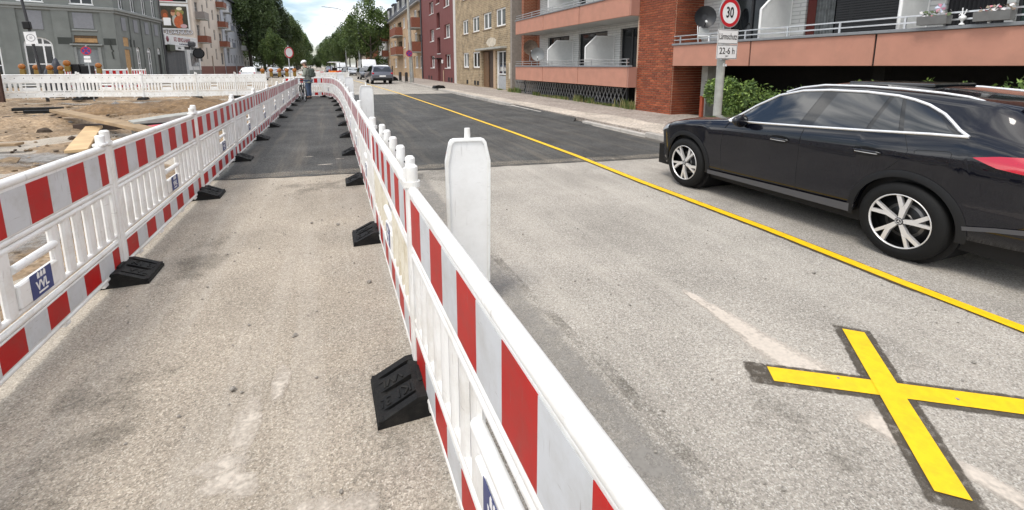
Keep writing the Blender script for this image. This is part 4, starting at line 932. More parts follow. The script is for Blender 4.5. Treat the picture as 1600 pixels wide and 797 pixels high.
# bubble graffiti under the poster
GB=mat('graffiti_black',(.02,.02,.02),.6); GW=mat('graffiti_white',(.72,.70,.72),.6)
tm=Matrix(((0,-1,0),(1,0,0),(0,0,1))).to_4x4()
Mg=T(gx+.03,-1.88,6.05)@Matrix.Rotation(R(90),4,'Z')@FRONT
text('DDANUD',.78,GB,ch,Mg,.002,.045,.98,'graffiti'); text('DDANUD',.78,GW,ch,T(.012,0,0)@Mg,.002,.012,.98,'graffiti')
# mirror on the pavement
t=thing('traffic_mirror','round black backed traffic mirror on a post by the cream house','mirror',(-15.0,67.0,0))
MB().cyl((0,0,0),(0,0,3.4),.045).build('post',GALV,t); MB().cyl((.05,-.08,3.2),(.05,.02,3.2),.62,n=20).build('mirror_back',BLACKP,t); MB().cyl((.05,-.14,3.2),(.05,-.081,3.2),.5,n=20).build('mirror_face',mat('mirror_face',(.03,.03,.032),.3),t)
t=thing('street_clock_box','dark box lantern on an arm at the shed corner','lantern',(-15.6,66.5,0)); MB().cyl((0,0,0),(0,0,4.3),.05).build('post',GALV,t); MB().box(-.4,-.4,3.95,.5,.4,4.6,0,.15).build('lantern_box',mat('dark_lantern',(.06,.06,.065),.5),t)
# pale blue-grey house
ph=thing('pale_house','pale blue grey apartment house beyond the cream one','building',(-15.65,102.4,.09),R(-90)); ph.scale=(.945,)*3
PL=17.4
ops=[]
for a in(5.0,7.6,10.2,12.9,15.6):
    for z0 in(2.1,5.0,7.9,10.8): ops.append((PL-a-1.1,PL-a,z0,z0+1.6))
for a in(2.2,):
    for z0 in(2.1,4.9,7.8,10.8): ops.append((PL-a-1.5,PL-a,z0,z0+2.0))
ops.append((PL-9.7,PL-8.9,.15,3.2))
ops=[o for o in ops if not(o[2]==2.1 and abs(o[0]-(PL-10.2-1.1))<.01) or True]
mb=MB(); wall_open(mb,PL,13.2,ops,.2); shell(mb,PL,13.2,10,.2); mb.build('wall',[PALEB,PALEB],ph)
for o in ops:
    if o[2]==.15: MB().box(o[0],-.16,.15,o[1],-.1,3.1).build('door',BLACKP,ph)
    else: window(ph,o[0],o[1],o[2],o[3],.1,1,(.65,),DWIN)
for a in(1.8,15.9):
    for z in(4.7,7.6,10.6):
        o=MB().box(PL-a-2.2,0.01,z,PL-a,1.0,z+.12).build('balcony',CONC,ph); MB().box(PL-a-2.2,.95,z+.1,PL-a,1.0,z+1.0).build('front_panel',mat('slate_blue_panel',(.13,.14,.17),.7),o); MB().box(PL-a-.05,.01,z+.1,PL-a,.94,z+1.0).build('side_panel',WPAINT,o)
mb=MB(); mb.box(0,.003,0,PL-9.9,.06,1.66); mb.box(PL-8.7,.003,0,PL,.06,1.66); mb.build('plinth',PLIN,ph)
mb=MB(); mb.prism([(.6,13.21),(.6,13.4),(-5,16),(-10.3,13.21)],0,PL,'x'); mb.build('roof',ROOF,ph)
# other far houses
def farhouse(name,label,x,y,rz,L_,H,m,nw,nz,rm=ROOF):
    h=thing(name,label,'building',(x,y,0),rz); ops=[(L_*(i+.3)/nw,L_*(i+.72)/nw,1.2+j*3,2.8+j*3) for i in range(nw) for j in range(nz)]
    mb=MB(); wall_open(mb,L_,H,ops,.2); shell(mb,L_,H,8,.2); mb.build('wall',[m,m],h)
    for o in ops: window(h,*o,.1,1,())
    mb=MB(); mb.prism([(.4,H),(-4,H+3),(-8.4,H)],-.2,L_+.2,'x'); mb.build('roof',rm,h)
farhouse('white_house','small white house half hidden behind the right hand street trees',10.6,98,R(90),16,7,WPAINT,4,2)
farhouse('red_brick_house','red brick house glimpsed under the trees far down on the right',9.8,118,R(90),26,9,BRICKWALL,6,3)
farhouse('grey_far_house','grey gabled house far down the street on the right',9.0,150,R(90),30,8,CREAM,6,2)
farhouse('villa','white villa with dark windows hidden behind the left hand trees',-19,138,R(-90),18,8,WPAINT,4,2)
# ------------------------------------------------------------------ trees
def leafmat(name,c1,c2,c3):
    m=bpy.data.materials.new(name); m.use_nodes=True; t=m.node_tree; b=t.nodes['Principled BSDF']; l=t.links.new
    tc=N(t,'ShaderNodeTexCoord'); n=N(t,'ShaderNodeTexNoise',Scale=.9,Detail=4.); l(tc.outputs['Object'],n.inputs['Vector'])
    r=ramp(t,[(.3,c1),(.5,c2),(.72,c3)]); l(n.outputs[0],r.inputs[0])
    oi=N(t,'ShaderNodeObjectInfo'); mr=N(t,'ShaderNodeMapRange'); mr.inputs[3].default_value=.75; mr.inputs[4].default_value=1.25; l(oi.outputs['Random'],mr.inputs[0])
    h=N(t,'ShaderNodeHueSaturation'); l(mr.outputs[0],h.inputs['Value']); l(r.outputs[0],h.inputs['Color']); l(h.outputs[0],b.inputs['Base Color']); b.inputs['Roughness'].default_value=.6
    tr=N(t,'ShaderNodeBsdfTranslucent'); l(h.outputs[0],tr.inputs[0]); mx=N(t,'ShaderNodeMixShader'); mx.inputs[0].default_value=.25; l(b.outputs[0],mx.inputs[1]); l(tr.outputs[0],mx.inputs[2]); l(mx.outputs[0],t.nodes['Material Output'].inputs[0])
    MATS[name]=m; return m
LDARK=leafmat('dark_leaves',(.028,.045,.016),(.05,.078,.024),(.085,.12,.034)); LMID=leafmat('green_leaves',(.042,.072,.020),(.078,.12,.032),(.14,.19,.05)); LYEL=leafmat('yellow_green_leaves',(.05,.075,.02),(.09,.12,.03),(.15,.18,.05))
def crownmesh(rx,rz,n,size,seed,nb=34,drop=.45):
    rg=np.random.RandomState(seed)
    # blobs over the crown's volume
    c=[]
    while len(c)<nb:
        p=rg.uniform(-1,1,3)
        if .25<np.linalg.norm(p)<.92: c.append(p)
    c=np.array(c); br=rg.uniform(.2,.36,nb)
    k=rg.randint(0,nb,n); v=rg.normal(size=(n,3)); v/=np.linalg.norm(v,axis=1)[:,None]
    v*= (rg.uniform(0,1,n)**.35)[:,None]
    P=c[k]+v*br[k][:,None]
    P[:,0]*=rx;P[:,1]*=rx;P[:,2]*=rz
    taper=1-.35*np.clip(P[:,2]/rz,0,1); P[:,0]*=taper; P[:,1]*=taper
    a=rg.normal(size=(n,3)); a[:,2]=np.abs(a[:,2])+.3; a/=np.linalg.norm(a,axis=1)[:,None]
    u=np.cross(a,rg.normal(size=(n,3))); u/=np.linalg.norm(u,axis=1)[:,None]; w_=np.cross(a,u)
    s=(size*rg.uniform(.6,1.3,n))[:,None]
    V=np.stack([P-u*s,P+w_*s*.5,P+u*s,P-w_*s*.5],1).reshape(-1,3)
    me=bpy.data.meshes.new('crown'); me.vertices.add(4*n); me.vertices.foreach_set('co',V.ravel().astype(np.float32)); me.loops.add(4*n); me.loops.foreach_set('vertex_index',np.arange(4*n,dtype=np.int32)); me.polygons.add(n); me.polygons.foreach_set('loop_start',np.arange(0,4*n,4,dtype=np.int32)); me.update(calc_edges=True)
    me.materials.append(LMID); return me
CR=[crownmesh(5.2,7.4,17000,.21,s) for s in(1,2,3)]
CRS=[crownmesh(3.9,5.6,12000,.19,s,28) for s in(4,5)]
BARK=mat('bark',(.06,.05,.04),.9,var=.3,bump=.8,bscale=12)
def trunkmesh(h,r,crz,crx,seed):
    rr=random.Random(seed); mb=MB(); mb.tube([(0,0,0),(.05,0,h*.3),(-.04,.05,h*.6),(.05,.0,h),(.0,.0,h+crz*.8)],[r*1.3,r,r*.85,r*.7,.04],9)
    for i in range(8):
        a=i*2.4; z=h*.8+rr.uniform(0,crz*.7); e=(math.cos(a)*crx*rr.uniform(.5,.8),math.sin(a)*crx*rr.uniform(.5,.8),z+rr.uniform(1,2.4)); mb.tube([(0,0,z-.3),(e[0]*.5,e[1]*.5,z+.4),e],[r*.45,r*.28,.03],6)
    return mb.mesh('trunk',BARK)
TK=[trunkmesh(5.0,.28,6,4.4,s) for s in(1,2)]; TKS=[trunkmesh(4.0,.2,5,3.2,3)]
FARX=[(-20,330),(-13,345),(-6.5,350),(-1,340),(4,320),(-28,320),(-10,380),(-3,385)]
def tree(label,x,y,sc,cm,tm,cz,lm,rz,grp):
    t=thing('street_tree',label,'tree',(x,y,0),rz,grp); t.scale=(sc[0],sc[0],sc[1])
    link('trunk',tm,t); o=link('crown',cm,t,loc=(0,0,cz)); o.material_slots[0].link='OBJECT'; o.material_slots[0].material=lm
    return t
ords=['nearest','second','third','fourth','fifth','sixth','seventh','eighth','ninth','tenth','eleventh','twelfth']
GL='tall trees lining the left side of the street'; GRt='street trees lining the right pavement'
spec=[(-14.2,101,1.15,1.28,LDARK),(-12.2,110,1.1,1.22,LDARK),(-14,119,1.15,1.25,LDARK),(-11.6,127,1.0,1.08,LMID),(-12.6,139,1.05,1.12,LYEL),(-11.6,151,1.0,1.1,LYEL),(-12.2,164,1.05,1.1,LMID),(-12.0,179,1.0,1.1,LMID),(-12.4,196,1.05,1.15,LMID),(-13,216,1.1,1.15,LMID),(-14,242,1.2,1.2,LMID),(-15.5,275,1.4,1.25,LMID)]
for i,(x,y,s,sz,lm) in enumerate(spec):
    look={LDARK:'dark',LMID:'mid green',LYEL:'yellowish green'}[lm]
    tree('%s broad tree, %s from the camera in the left hand tree row'%(look,ords[i]),x,y,(s,sz),CR[i%3],TK[i%2],8.3,lm,i*1.3,GL)
# young yellow green tree low in front of the dark ones
tree('small light green tree standing low before the dark left hand trees',-9.6,93,(.62,.62),CRS[1],TKS[0],7.5,LMID,.4,GL)
spec=[(7.3,93,1.1,1.05,LMID),(6.6,113,1.0,1.0,LMID),(6.2,128,1.0,1.0,LMID),(5.2,143,1.05,1.0,LMID),(4.6,160,1.05,1.0,LMID),(3.6,178,1.05,1.0,LMID),(2.6,198,1.1,1.0,LMID),(1.4,222,1.1,1.05,LMID),(-.2,250,1.2,1.1,LMID),(-2.,282,1.3,1.1,LMID)]
for i,(x,y,s,sz,lm) in enumerate(spec):
    tree('green tree, %s from the camera in the right hand pavement row'%ords[i],x,y,(s,sz),CRS[i%2],TKS[0],9.0,lm,i*1.7+.5,GRt)
for i,(x,y) in enumerate(FARX): tree('distant tree closing the end of the street, %s from the left'%ords[sorted(FARX).index((x,y))],x,y,(1.3,.85),CRS[i%2],TKS[0],6.5,LMID,i,'distant trees at the end of the street')
shrub('light green bush between the tan house and the white house',9.3,96.3,2.0,1.5,4.5,900,.22,12)
# low garden greenery and ground cover on the left beyond the junction
o=structure(MB().box(-15.9,62,-.01,-11.5,400,.11).build('far_left_pavement',PAVEM))
# ------------------------------------------------------------------ barrier panels
PLEN=2.5
def barrier_proto(wm,dirty=False,right=False):
    t=thing('road_barrier','x','barrier')
    L_=PLEN
    mb=MB(); mb.box(-.035,-.03,.03,.035,.03,1.09,0,.012); mb.cyl((0,0,1.085),(0,0,1.115),.044,n=14); mb.cyl((0,0,1.115),(0,0,1.19),.033,n=14); mb.cyl((0,0,1.19),(0,0,1.20),.033,.022,14); mb.build('post',wm,t)
    mb=MB(); mb.box(L_-.075,-.026,.06,L_-.038,.026,1.06,0,.01); mb.cyl((L_-.085,0,1.085),(L_-.085,0,1.165),.031,n=12); mb.cyl((L_-.085,0,1.165),(L_-.085,0,1.172),.031,.02,12); mb.box(L_-.14,-.036,1.085,L_-.035,.036,1.112,0,.008); mb.build('end_stile',wm,t)
    mb=MB(); mb.tube([(.034,0,1.066),(L_-.06,0,1.066)],.027,12); mb.box(.04,-.014,1.03,L_-.07,.014,1.05); mb.build('top_rail',wm,t)
    mb=MB(); mb.box(.036,-.016,.775,L_-.074,.016,1.04,0,.004); mb.build('board',wm,t)
    def sheet_(z0,z1,y):
        x0,x1=.05,L_-.085; wd=.2225; m=MB()
        xs=[x0,x0+.255] if right else [x1,x1-.115]
        while x0+.02<xs[-1]+wd*(1 if right else -1)<x1-.02: xs.append(xs[-1]+wd*(1 if right else -1))
        xs.append(x1 if right else x0)
        for i in range(len(xs)-1): m.box(xs[i],y-.0016,z0,xs[i+1],y,z1,i%2)
        m.build('reflective_sheet',[SHEETR,SHEETW],t)
    sheet_(.788,1.028,-.0168); 
    for z,r in((.757,.020),(.718,.021),(.346,.018),(.293,.018)):
        mb=MB(); mb.tube([(.034,0,z),(L_-.072,0,z)],r,10); mb.build('cross_rail',wm,t)
    mb=MB(); mb.box(.036,-.013,.10,L_-.074,.013,.272,0,.004); mb.build('lower_board',wm,t)
    sheet_(.112,.262,-.0138)
    mb=MB(); mb.tube([(.034,0,.083),(L_-.072,0,.083)],.018,10)
    for x in(.35,.9,1.6,2.15): mb.box(x-.03,-.014,.04,x+.03,.014,.07,0,.006)
    mb.build('bottom_rail',wm,t)
    # slats, lozenge section, with a handle window in the middle
    sm=MB(); prof=[(-.047,0),(-.036,-.013),(-.014,-.018),(.014,-.018),(.036,-.013),(.047,0),(.034,.016),(-.034,.016)]
    sm.prism(prof,.352,.712,'z'); sm=sm.mesh('slat',WHITED if dirty else wm)
    for x in (.115,.262,.409,.556,.703,.85,.997,1.14,1.62,1.765,1.912,2.06,2.207,2.348): link('slat',sm,t,loc=(x,0,0))
    mb=MB(); mb.tube([(1.17,-.012,.60),(1.59,-.012,.60)],.024,10); mb.build('handle',wm,t)
    mb=MB(); mb.box(1.185,-.026,.365,1.575,.012,.505,0,.008); pl=mb.build('holder_plate',wm,t)
    mb=MB(); mb.box(1.28,-.0285,.368,1.49,-.0268,.515); st=mb.build('sticker',BLUEST,pl)
    text('VVL',.075,WHITEF,st,T(1.385,-.0295,.430)@FRONT,.0006,.002,.95)
    mb=MB()
    for dx in(-.03,0,.03):
        mb.box(1.385+dx-.011,-.0298,.475,1.385+dx+.011,-.0288,.503); mb.box(1.385+dx-.006,-.0298,.504,1.385+dx+.006,-.0288,.512)
    mb.build('castle_emblem',WHITEF,st)
    mb=MB(); mb.box(1.34,-.0298,.385,1.43,-.0288,.396); mb.build('sticker_bar',WHITEF,st)
    # drain holes seen on the plain back
    mb=MB()
    for i in range(9): 
        x=.25+i*.25; mb.cyl((x,.0162,.93),(x,.0172,.93),.016,n=8,smooth=False); mb.cyl((x,.0132,.19),(x,.0142,.19),.012,n=8,smooth=False)
    mb.build('drain_hole',BLACKP,t)
    return t
PW=barrier_proto(WHITEP); PD=barrier_proto(WHITEP,True,True); PR=barrier_proto(WHITEP,False,True)
# feet
def foot_proto():
    t=thing('ballast_block','x','barrier foot')
    W_,D_,H_=.36,.255,.115
    mb=MB(); hw=W_/2
    prof=[(-D_,0),(D_,0),(D_,.022),(.05,H_-.03),(-.05,H_-.03),(-D_,.022)]       # (y,z)
    mb.prism(prof,-hw,hw,'x')
    def rib(x0,x1,h=.0):
        p=[(-D_+.004,.01),(D_-.004,.01),(D_-.012,.034),(.065,H_+h),(-.065,H_+h),(-D_+.012,.034)]
        mb.prism(p,x0,x1,'x')
    rib(-hw+.002,-hw+.045); rib(hw-.045,hw-.002); rib(-.112,-.018,-.004); rib(.018,.112,-.004)
    for s in(-1,1): mb.box(-hw+.004,s*(D_-.005),.008,hw-.004,s*(D_-.065),.044,0,.004)
    mb.box(-hw+.006,-.062,.02,hw-.006,.062,H_-.002,0,.006)
    b_=mb.build('rubber_plate',RUBBER,t)
    sl=math.atan2(H_-.034,D_-.077)
    for s in(-1,1):
        for x,txt in((-.065,'VVL'),(.065,'K1 35')):
            me=textmesh(txt,.085,.003,.0012,.9)
            if not me.materials: me.materials.append(RUBBER)
            o=link('embossed_lettering',me,b_); ym=(D_+.065)/2*s; zm=(.034+H_)/2-.002
            o.matrix_local=T(x,ym,zm+.0)@Matrix.Rotation(-s*sl,4,'X')@Matrix.Rotation(R(90)*s,4,'Z')
    mb=MB(); mb.box(-.06,-.035,H_-.01,.06,.035,H_+.012,0,.006); mb.build('post_socket',RUBBER,t)
    return t
FT=foot_proto()
GPl='barrier panels along the left of the walkway'; GPr='barrier panels along the right of the walkway'; GPf='white barrier panels across the excavation'
used={'w':False,'d':False,'f':False,'r':False}
def panel(p0,p1,label,grp,z=0,dirty=False,front=True,sz=1,front_red=True):
    """panel from post p0 to p1; its striped side is on the right hand of p0->p1"""
    k='d' if dirty else ('r' if grp==GPr else 'w'); pr={'d':PD,'r':PR,'w':PW}[k]
    d=Vector((p1[0]-p0[0],p1[1]-p0[1])); sc=(d.length/PLEN,1,sz); rz=math.atan2(d.y,d.x)
    if not used[k]: used[k]=True; o=pr; o.location=(*p0,z); o.rotation_euler=(0,0,rz); o.scale=sc
    else: o=dup(pr,(*p0,z),rz,None,sc)
    o['label']=label; o['group']=grp; return o
def foot(x,y,rz,label,grp,z=0):
    if not used['f']: used['f']=True; o=FT; o.location=(x,y,z); o.rotation_euler=(0,0,rz)
    else: o=dup(FT,(x,y,z),rz)
    o['label']=label; o['group']=grp; return o
num=['first','second','third','fourth','fifth','sixth','seventh','eighth','ninth','tenth','eleventh','twelfth','thirteenth','fourteenth']
# left row: striped side faces the walkway (+X): going towards -... p0->p1 heads +Y so its right hand is +X
yl=[-.55,1.98,4.50,7.02,9.54,12.05,14.5,17.0,19.5,22.0,24.5,26.9]
for i in range(11):
    panel((-1.70-.0*i,yl[i]),(-1.70,yl[i+1]),'red and white barrier panel, %s from the camera along the left of the walkway'%num[i-1] if i>0 else 'red and white barrier panel of the left row beside the camera, left of the view',GPl,dirty=False)  # panel beside the camera is unseen, added for its reflection in the car
for i in range(1,12):
    foot(-1.70,yl[i]-.12,R(90),'black rubber foot, %s from the camera under the left barrier row'%num[i-1],'rubber feet of the left barrier row')
# right row heads -Y so its right hand is -X
pr_=[(.388,-.05),(.352,2.33),(.352,4.72),(.352,7.1),(.35,9.47),(.345,11.83),(.34,14.2),(.33,16.57),(.30,18.93),(.24,21.3),(.16,23.6),(.02,25.8),(-.42,27.45)]
for i in range(12):
    look='yellowed' if i==1 else 'red and white'
    panel(pr_[i+1],pr_[i],'%s barrier panel, %s from the camera along the right of the walkway'%(look,num[i]),GPr,dirty=(i==1))
panel((-2.35,27.6),(-.42,27.45),'red and white barrier panel closing the end of the walkway behind the standing person',GPr)
for i in range(1,13):
    a=pr_[i]; b_=pr_[max(0,i-1)]; rz=math.atan2(b_[1]-a[1],b_[0]-a[0])
    foot(a[0]+(b_[0]-a[0])*.06,a[1]+(b_[1]-a[1])*.06,rz,'black rubber foot, %s from the camera under the right barrier row'%num[i-1],'rubber feet of the right barrier row')
# six stub tubes of lamp sockets on the second right hand panel
lampp=[o for o in bpy.data.objects if o.get('label','').startswith('yellowed barrier panel')][0]
for i in range(5):
    mb=MB(); x=.38+i*.425; mb.cyl((x,.055,.80),(x,.055,1.155),.030,n=12); mb.cyl((x,.055,1.155),(x,.055,1.168),.030,.02,12); o=mb.build('lamp_socket',WHITEP,lampp)
    MB().cyl((x,.02,1.135),(x,.0255,1.135),.006,n=8).build('peg_hole',BLACKP,o)
# far row, plain backs towards the camera: striped side away => heads so that right hand is +Y
fr=[(-14.3,27.6),(-11.25,27.9),(-8.45,26.9),(-6.22,26.75),(-4.55,26.75),(-3.15,26.85)]
fz=.16
lab=['leftmost by the rusty plate','second from left','in the middle','fourth from left','rightmost']
for i in range(5):
    panel(fr[i+1],fr[i],'white barrier panel seen from the back across the excavation, %s'%lab[i],GPf,z=fz+.02*(i<2),sz=1.04)
    o=bpy.data.objects
for i in range(1,6): foot(fr[i][0],fr[i][1]-.05,0,'black rubber foot under the far white barrier row, %s from the left'%num[i-1],'rubber feet of the far barrier row',z=.10)
# ------------------------------------------------------------------ white guide beacons seen from behind
def bake(x,y,label,rz=0,h=1.0):
    t=thing('guide_beacon',label,'beacon',(x,y,0),rz,'white guide beacons on the carriageway')
    w_=.155; t.scale=(h,h,h)
    pts=[(-w_+.01,.18),(w_-.01,.18),(w_,1.06),(w_-.028,1.19),(w_-.04,1.207),(w_-.06,1.215),(-w_+.06,1.215),(-w_+.04,1.207),(-w_+.028,1.19),(-w_,1.06)]
    mb=MB(); mb.prism(pts,.0,.045,'y'); body=mb.build('panel',mat('beacon_white',(.82,.82,.81),.45,dirt=(.5,.48,.44),dscale=5,damt=.35,scratch=.2),t)
    i_=[(a*.86,.20+(z-.2)*.985) for a,z in pts]
    mb=MB(); n=len(i_); o=[(a*.98,.185+(z-.185)*.995) for a,z in pts]
    # raised rim round the back
    for k in range(n):
        a,b_=o[k],o[(k+1)%n]; c,d=i_[(k+1)%n],i_[k]
        mb.prism([a,b_,c,d],-.014,.001,'y')
    mb.build('rim',WHITEP,body)
    mb=MB(); mb.box(-w_+.01,.046,.2,w_-.01,.048,1.12); mb.build('front_sheet',SHEETR,body)
    mb=MB(); mb.cyl((0,.022,1.21),(0,.022,1.285),.021,.019,12); mb.build('lamp_peg',WHITEP,t)
    mb=MB(); mb.box(-.03,-.01,.05,.03,.05,.2); mb.build('post',WHITEP,t)
    mb=MB(); mb.prism([(-.38,0),(.38,0),(.38,.05),(.2,.12),(-.2,.12),(-.38,.05)],-.13,.13,'x'); mb.build('foot_plate',RUBBER,t)
bake(.83,2.95,'nearest white guide beacon standing beside the right barrier row',R(-9)); bake(.72,11.1,'second white guide beacon beyond the dark asphalt edge',R(-6),1.03); bake(.60,18.6,'third white guide beacon along the right barrier row',R(-4),1.06); bake(.42,25.2,'fourth and farthest white guide beacon at the bend of the barrier',0,1.08)
# ------------------------------------------------------------------ signs and posts
SRED=mat('sign_red',(.50,.012,.02),.4); SWHITE=mat('sign_white',(.80,.80,.79),.4); SBLACK=mat('sign_black',(.012,.012,.012),.4); SBLUE=mat('sign_blue',(.03,.04,.22),.4)
def disc(mb,r,y,th,mi=0,cz=0,n=32,r0=0):
    if r0: mb.lathe([(r0,0),(r,0),(r,th),(r0,th)],n,mi,T(0,y,cz)@FRONT,False,True)
    else: mb.cyl((0,y,cz),(0,y-th,cz),r,n=n,mi=mi,smooth=False)
t=thing('speed_limit_sign','round 30 speed limit sign with two white plates on a grey post','traffic sign',(7.83,7.55,.12),R(3))
MB().cyl((0,.13,-.1),(0,.13,4.4),.088,.08,n=18).build('post',CONC,t)
def face30():
    z=2.67
    mb=MB(); disc(mb,.30,0,.003,0,z); o=mb.build('sign_disc',SWHITE,t)
    mb=MB(); disc(mb,.292,-.004,.003,0,z,40,.215); mb.build('red_ring',SRED,o)
    text('30',.30,SBLACK,o,T(0,-.006,z+.0)@FRONT,.0012,.006,.74)
    mb=MB(); mb.lathe([(.285,0),(.303,0),(.303,.02),(.285,.02)],40,0,T(0,.012,z)@FRONT,False,True); mb.build('sign_edge',GALV,o)
face30()
def plate(z,h,txt,size,sx,x=0,sub=None):
    mb=MB(); mb.box(x-.30,-.002,z-h/2,x+.30,.004,z+h/2,0,.001); o=mb.build('sign_plate',SWHITE,t)
    mb=MB()
    for a,b_,c,d in((-.29,-.282,-h/2+.01,h/2-.01),(.282,.29,-h/2+.01,h/2-.01)): mb.box(x+a,-.0045,z+c,x+b_,-.0025,z+d)
    for c,d in((-h/2+.01,-h/2+.018),(h/2-.018,h/2-.01)): mb.box(x-.282,-.0045,z+c,x+.282,-.0025,z+d)
    mb.build('black_border',SBLACK,o)
    text(txt,size,SBLACK,o,T(x,-.005,z+(.015 if sub else 0))@FRONT,.001,.001,sx)
    if sub: text(sub,.04,SBLACK,o,T(x,-.005,z-.09)@FRONT,.001,0,1)
plate(2.185,.30,'Lärmschutz',.18,.62); plate(1.872,.30,'22-6 h',.19,.92,0,'2017')
MB().box(-.1,.03,1.7,.1,.06,2.9).build('clamp_bracket',GALV,t)
text('8',.09,SWHITE,t,T(-.02,.043,1.6)@FRONT,.001,.004); MB().box(.025,.042,1.57,.075,.05,1.62).build('post_sticker',SWHITE,t)
def nostop(x,y,z,r,label,base=0,plates=(),post=None,rz=0,pm=GALV,extra=None,postr=.03):
    t=thing('no_stopping_sign',label,'traffic sign',(x,y,base),rz)
    MB().cyl((0,.06,0),(0,.06,post or z+r),postr).build('post',pm,t)
    mb=MB(); disc(mb,r,0,.006,0,z); o=mb.build('sign_disc',SBLUE,t)
    mb=MB(); disc(mb,r*.98,-.007,.004,0,z,28,r*.80); mb.build('red_ring',SRED,o)
    mb=MB(); 
    for s in(1,-1): 
        st=len(mb.v); mb.box(-r*.8,-.0095,-r*.09,r*.8,-.0075,r*.09); M=T(0,0,z)@Matrix.Rotation(R(45*s),4,'Y'); mb.xf(M,st)
    mb.build('red_cross',SRED,o)
    for zz,ww,hh in plates: MB().box(-ww,-.006,zz-hh,ww,0,zz+hh).build('white_plate',SWHITE,t)
    return t
nostop(-10.69,27.75,2.40,.20,'blue round no stopping sign with two small white plates before the grey corner house',.0,((2.10,.12,.06),(1.93,.13,.07)),2.65)
t=thing('no_vehicles_sign','white round sign with red rim on a post beyond the far barrier','traffic sign',(-2.09,28.2,0),R(48))
MB().cyl((0,.05,0),(0,.05,2.8),.03).build('post',GALV,t); mb=MB(); disc(mb,.31,0,.006,0,2.42); o=mb.build('sign_disc',SWHITE,t); mb=MB(); disc(mb,.305,-.007,.004,0,2.42,30,.24); mb.build('red_ring',SRED,o)
t=thing('zone_sign','white square sign with a grey ring on a dark leaning pole by the corner house','traffic sign',(-12.78,28.6,0),0); t.rotation_euler=(0,R(-4),0)
MB().cyl((0,.06,0),(0,.06,5.2),.065,.055).build('pole',mat('dark_pole',(.03,.03,.032),.5),t); mb=MB(); mb.box(-.22,-.005,2.72,.22,.005,3.28,0,.002); o=mb.build('sign_plate',SWHITE,t)
mb=MB(); disc(mb,.17,-.006,.003,0,3.0,28,.135); mb.build('grey_ring',mat('sign_grey',(.35,.35,.36),.5),o); text('30',.16,mat('sign_grey',(.35,.35,.36),.5),o,T(0,-.008,3.0)@FRONT,.001,.003,.75)
MB().box(-.16,-.1,3.4,.12,.1,3.75,0,.03).build('sign_lamp',BLACKP,t)
# lamp pole at the right kerb with its no stopping sign
t=thing('lamp_post','tall grey concrete lamp post on the right pavement before the red house','lamp post',(7.25,45.2,.12)); t.rotation_euler=(0,R(-1.0),0)
MB().cyl((0,0,0),(0,0,1.1),.19,.17,16).cyl((0,0,1.1),(0,0,9.6),.165,.10,16).build('shaft',CONC,t); MB().box(-.17,-.19,.5,.0,-.12,1.0,0,.01).build('service_door',GALV,t); MB().tube([(0,0,9.6),(-.3,0,10.4),(-1.6,0,10.8)],.05,8).build('arm',GALV,t); MB().box(-2.3,-.13,10.72,-1.5,.13,10.9,0,.04).build('luminaire',GALV,t)
nostop(7.02,44.95,2.75,.31,'purplish round no stopping sign on the grey lamp post',.12,(),3.2,0,CONC)
# far whip lamps
def whip(x,y,h,reach,label):
    t=thing('whip_lamp',label,'lamp post',(x,y,.1)); MB().tube([(0,0,0),(0,0,h*.72),(-.1,0,h*.8),(-reach*.25,0,h*.92),(-reach*.6,0,h*.985),(-reach,0,h)],[.14,.12,.11,.10,.09,.08],8).build('mast',GALV,t); MB().box(-reach-.5,-.12,h-.06,-reach+.1,.12,h+.08,0,.03).build('luminaire',GALV,t)
whip(5.5,99,12.9,6.0,'slender whip lamp arching over the street before the right hand trees'); whip(4.2,140,13.0,6.0,'farther whip lamp whose arm shows between the right hand trees')
# bollards
def bollard(x,y,h,label,r=.09):
    t=thing('bollard',label,'bollard',(x,y,.12),0,'dark bollards on the right pavement'); MB().lathe([(r,0),(r,h*.9),(r*.9,h*.97),(r*.4,h),(0.001,h)],12).build('shaft',mat('dark_bollard',(.025,.022,.02),.6),t); MB().box(-r-.03,-r-.03,0,r+.03,r+.03,.03).build('base',CONC,t)
bollard(7.05,47.5,.95,'dark bollard just left of the grey lamp post',.15); bollard(6.85,50.5,.95,'second dark bollard left of the lamp post',.15); bollard(6.3,52.5,1.6,'taller thin dark post beside the grey hatchback',.06)
t=thing('ballast_block','black rubber foot plate left lying on the right pavement','barrier foot',(7.05,32.4,.125),R(8)); MB().prism([(-.4,0),(.4,0),(.4,.08),(.3,.2),(-.3,.2),(-.4,.08)],-.25,.25,'y').build('plate',RUBBER,t); MB().box(-.1,-.08,.2,.1,.08,.23,0,.01).build('socket',RUBBER,t)
t=thing('ballast_block','dark heap of a fallen sign foot on the pavement behind the grey hatchback','barrier foot',(6.15,51.0,.12),R(20)); MB().prism([(-.5,0),(.5,0),(.4,.25),(.1,.45),(-.3,.3)],-.3,.3,'y').build('plate',RUBBER,t); MB().box(-.1,-.08,.3,.1,.08,.47,0,.01).build('socket',RUBBER,t)
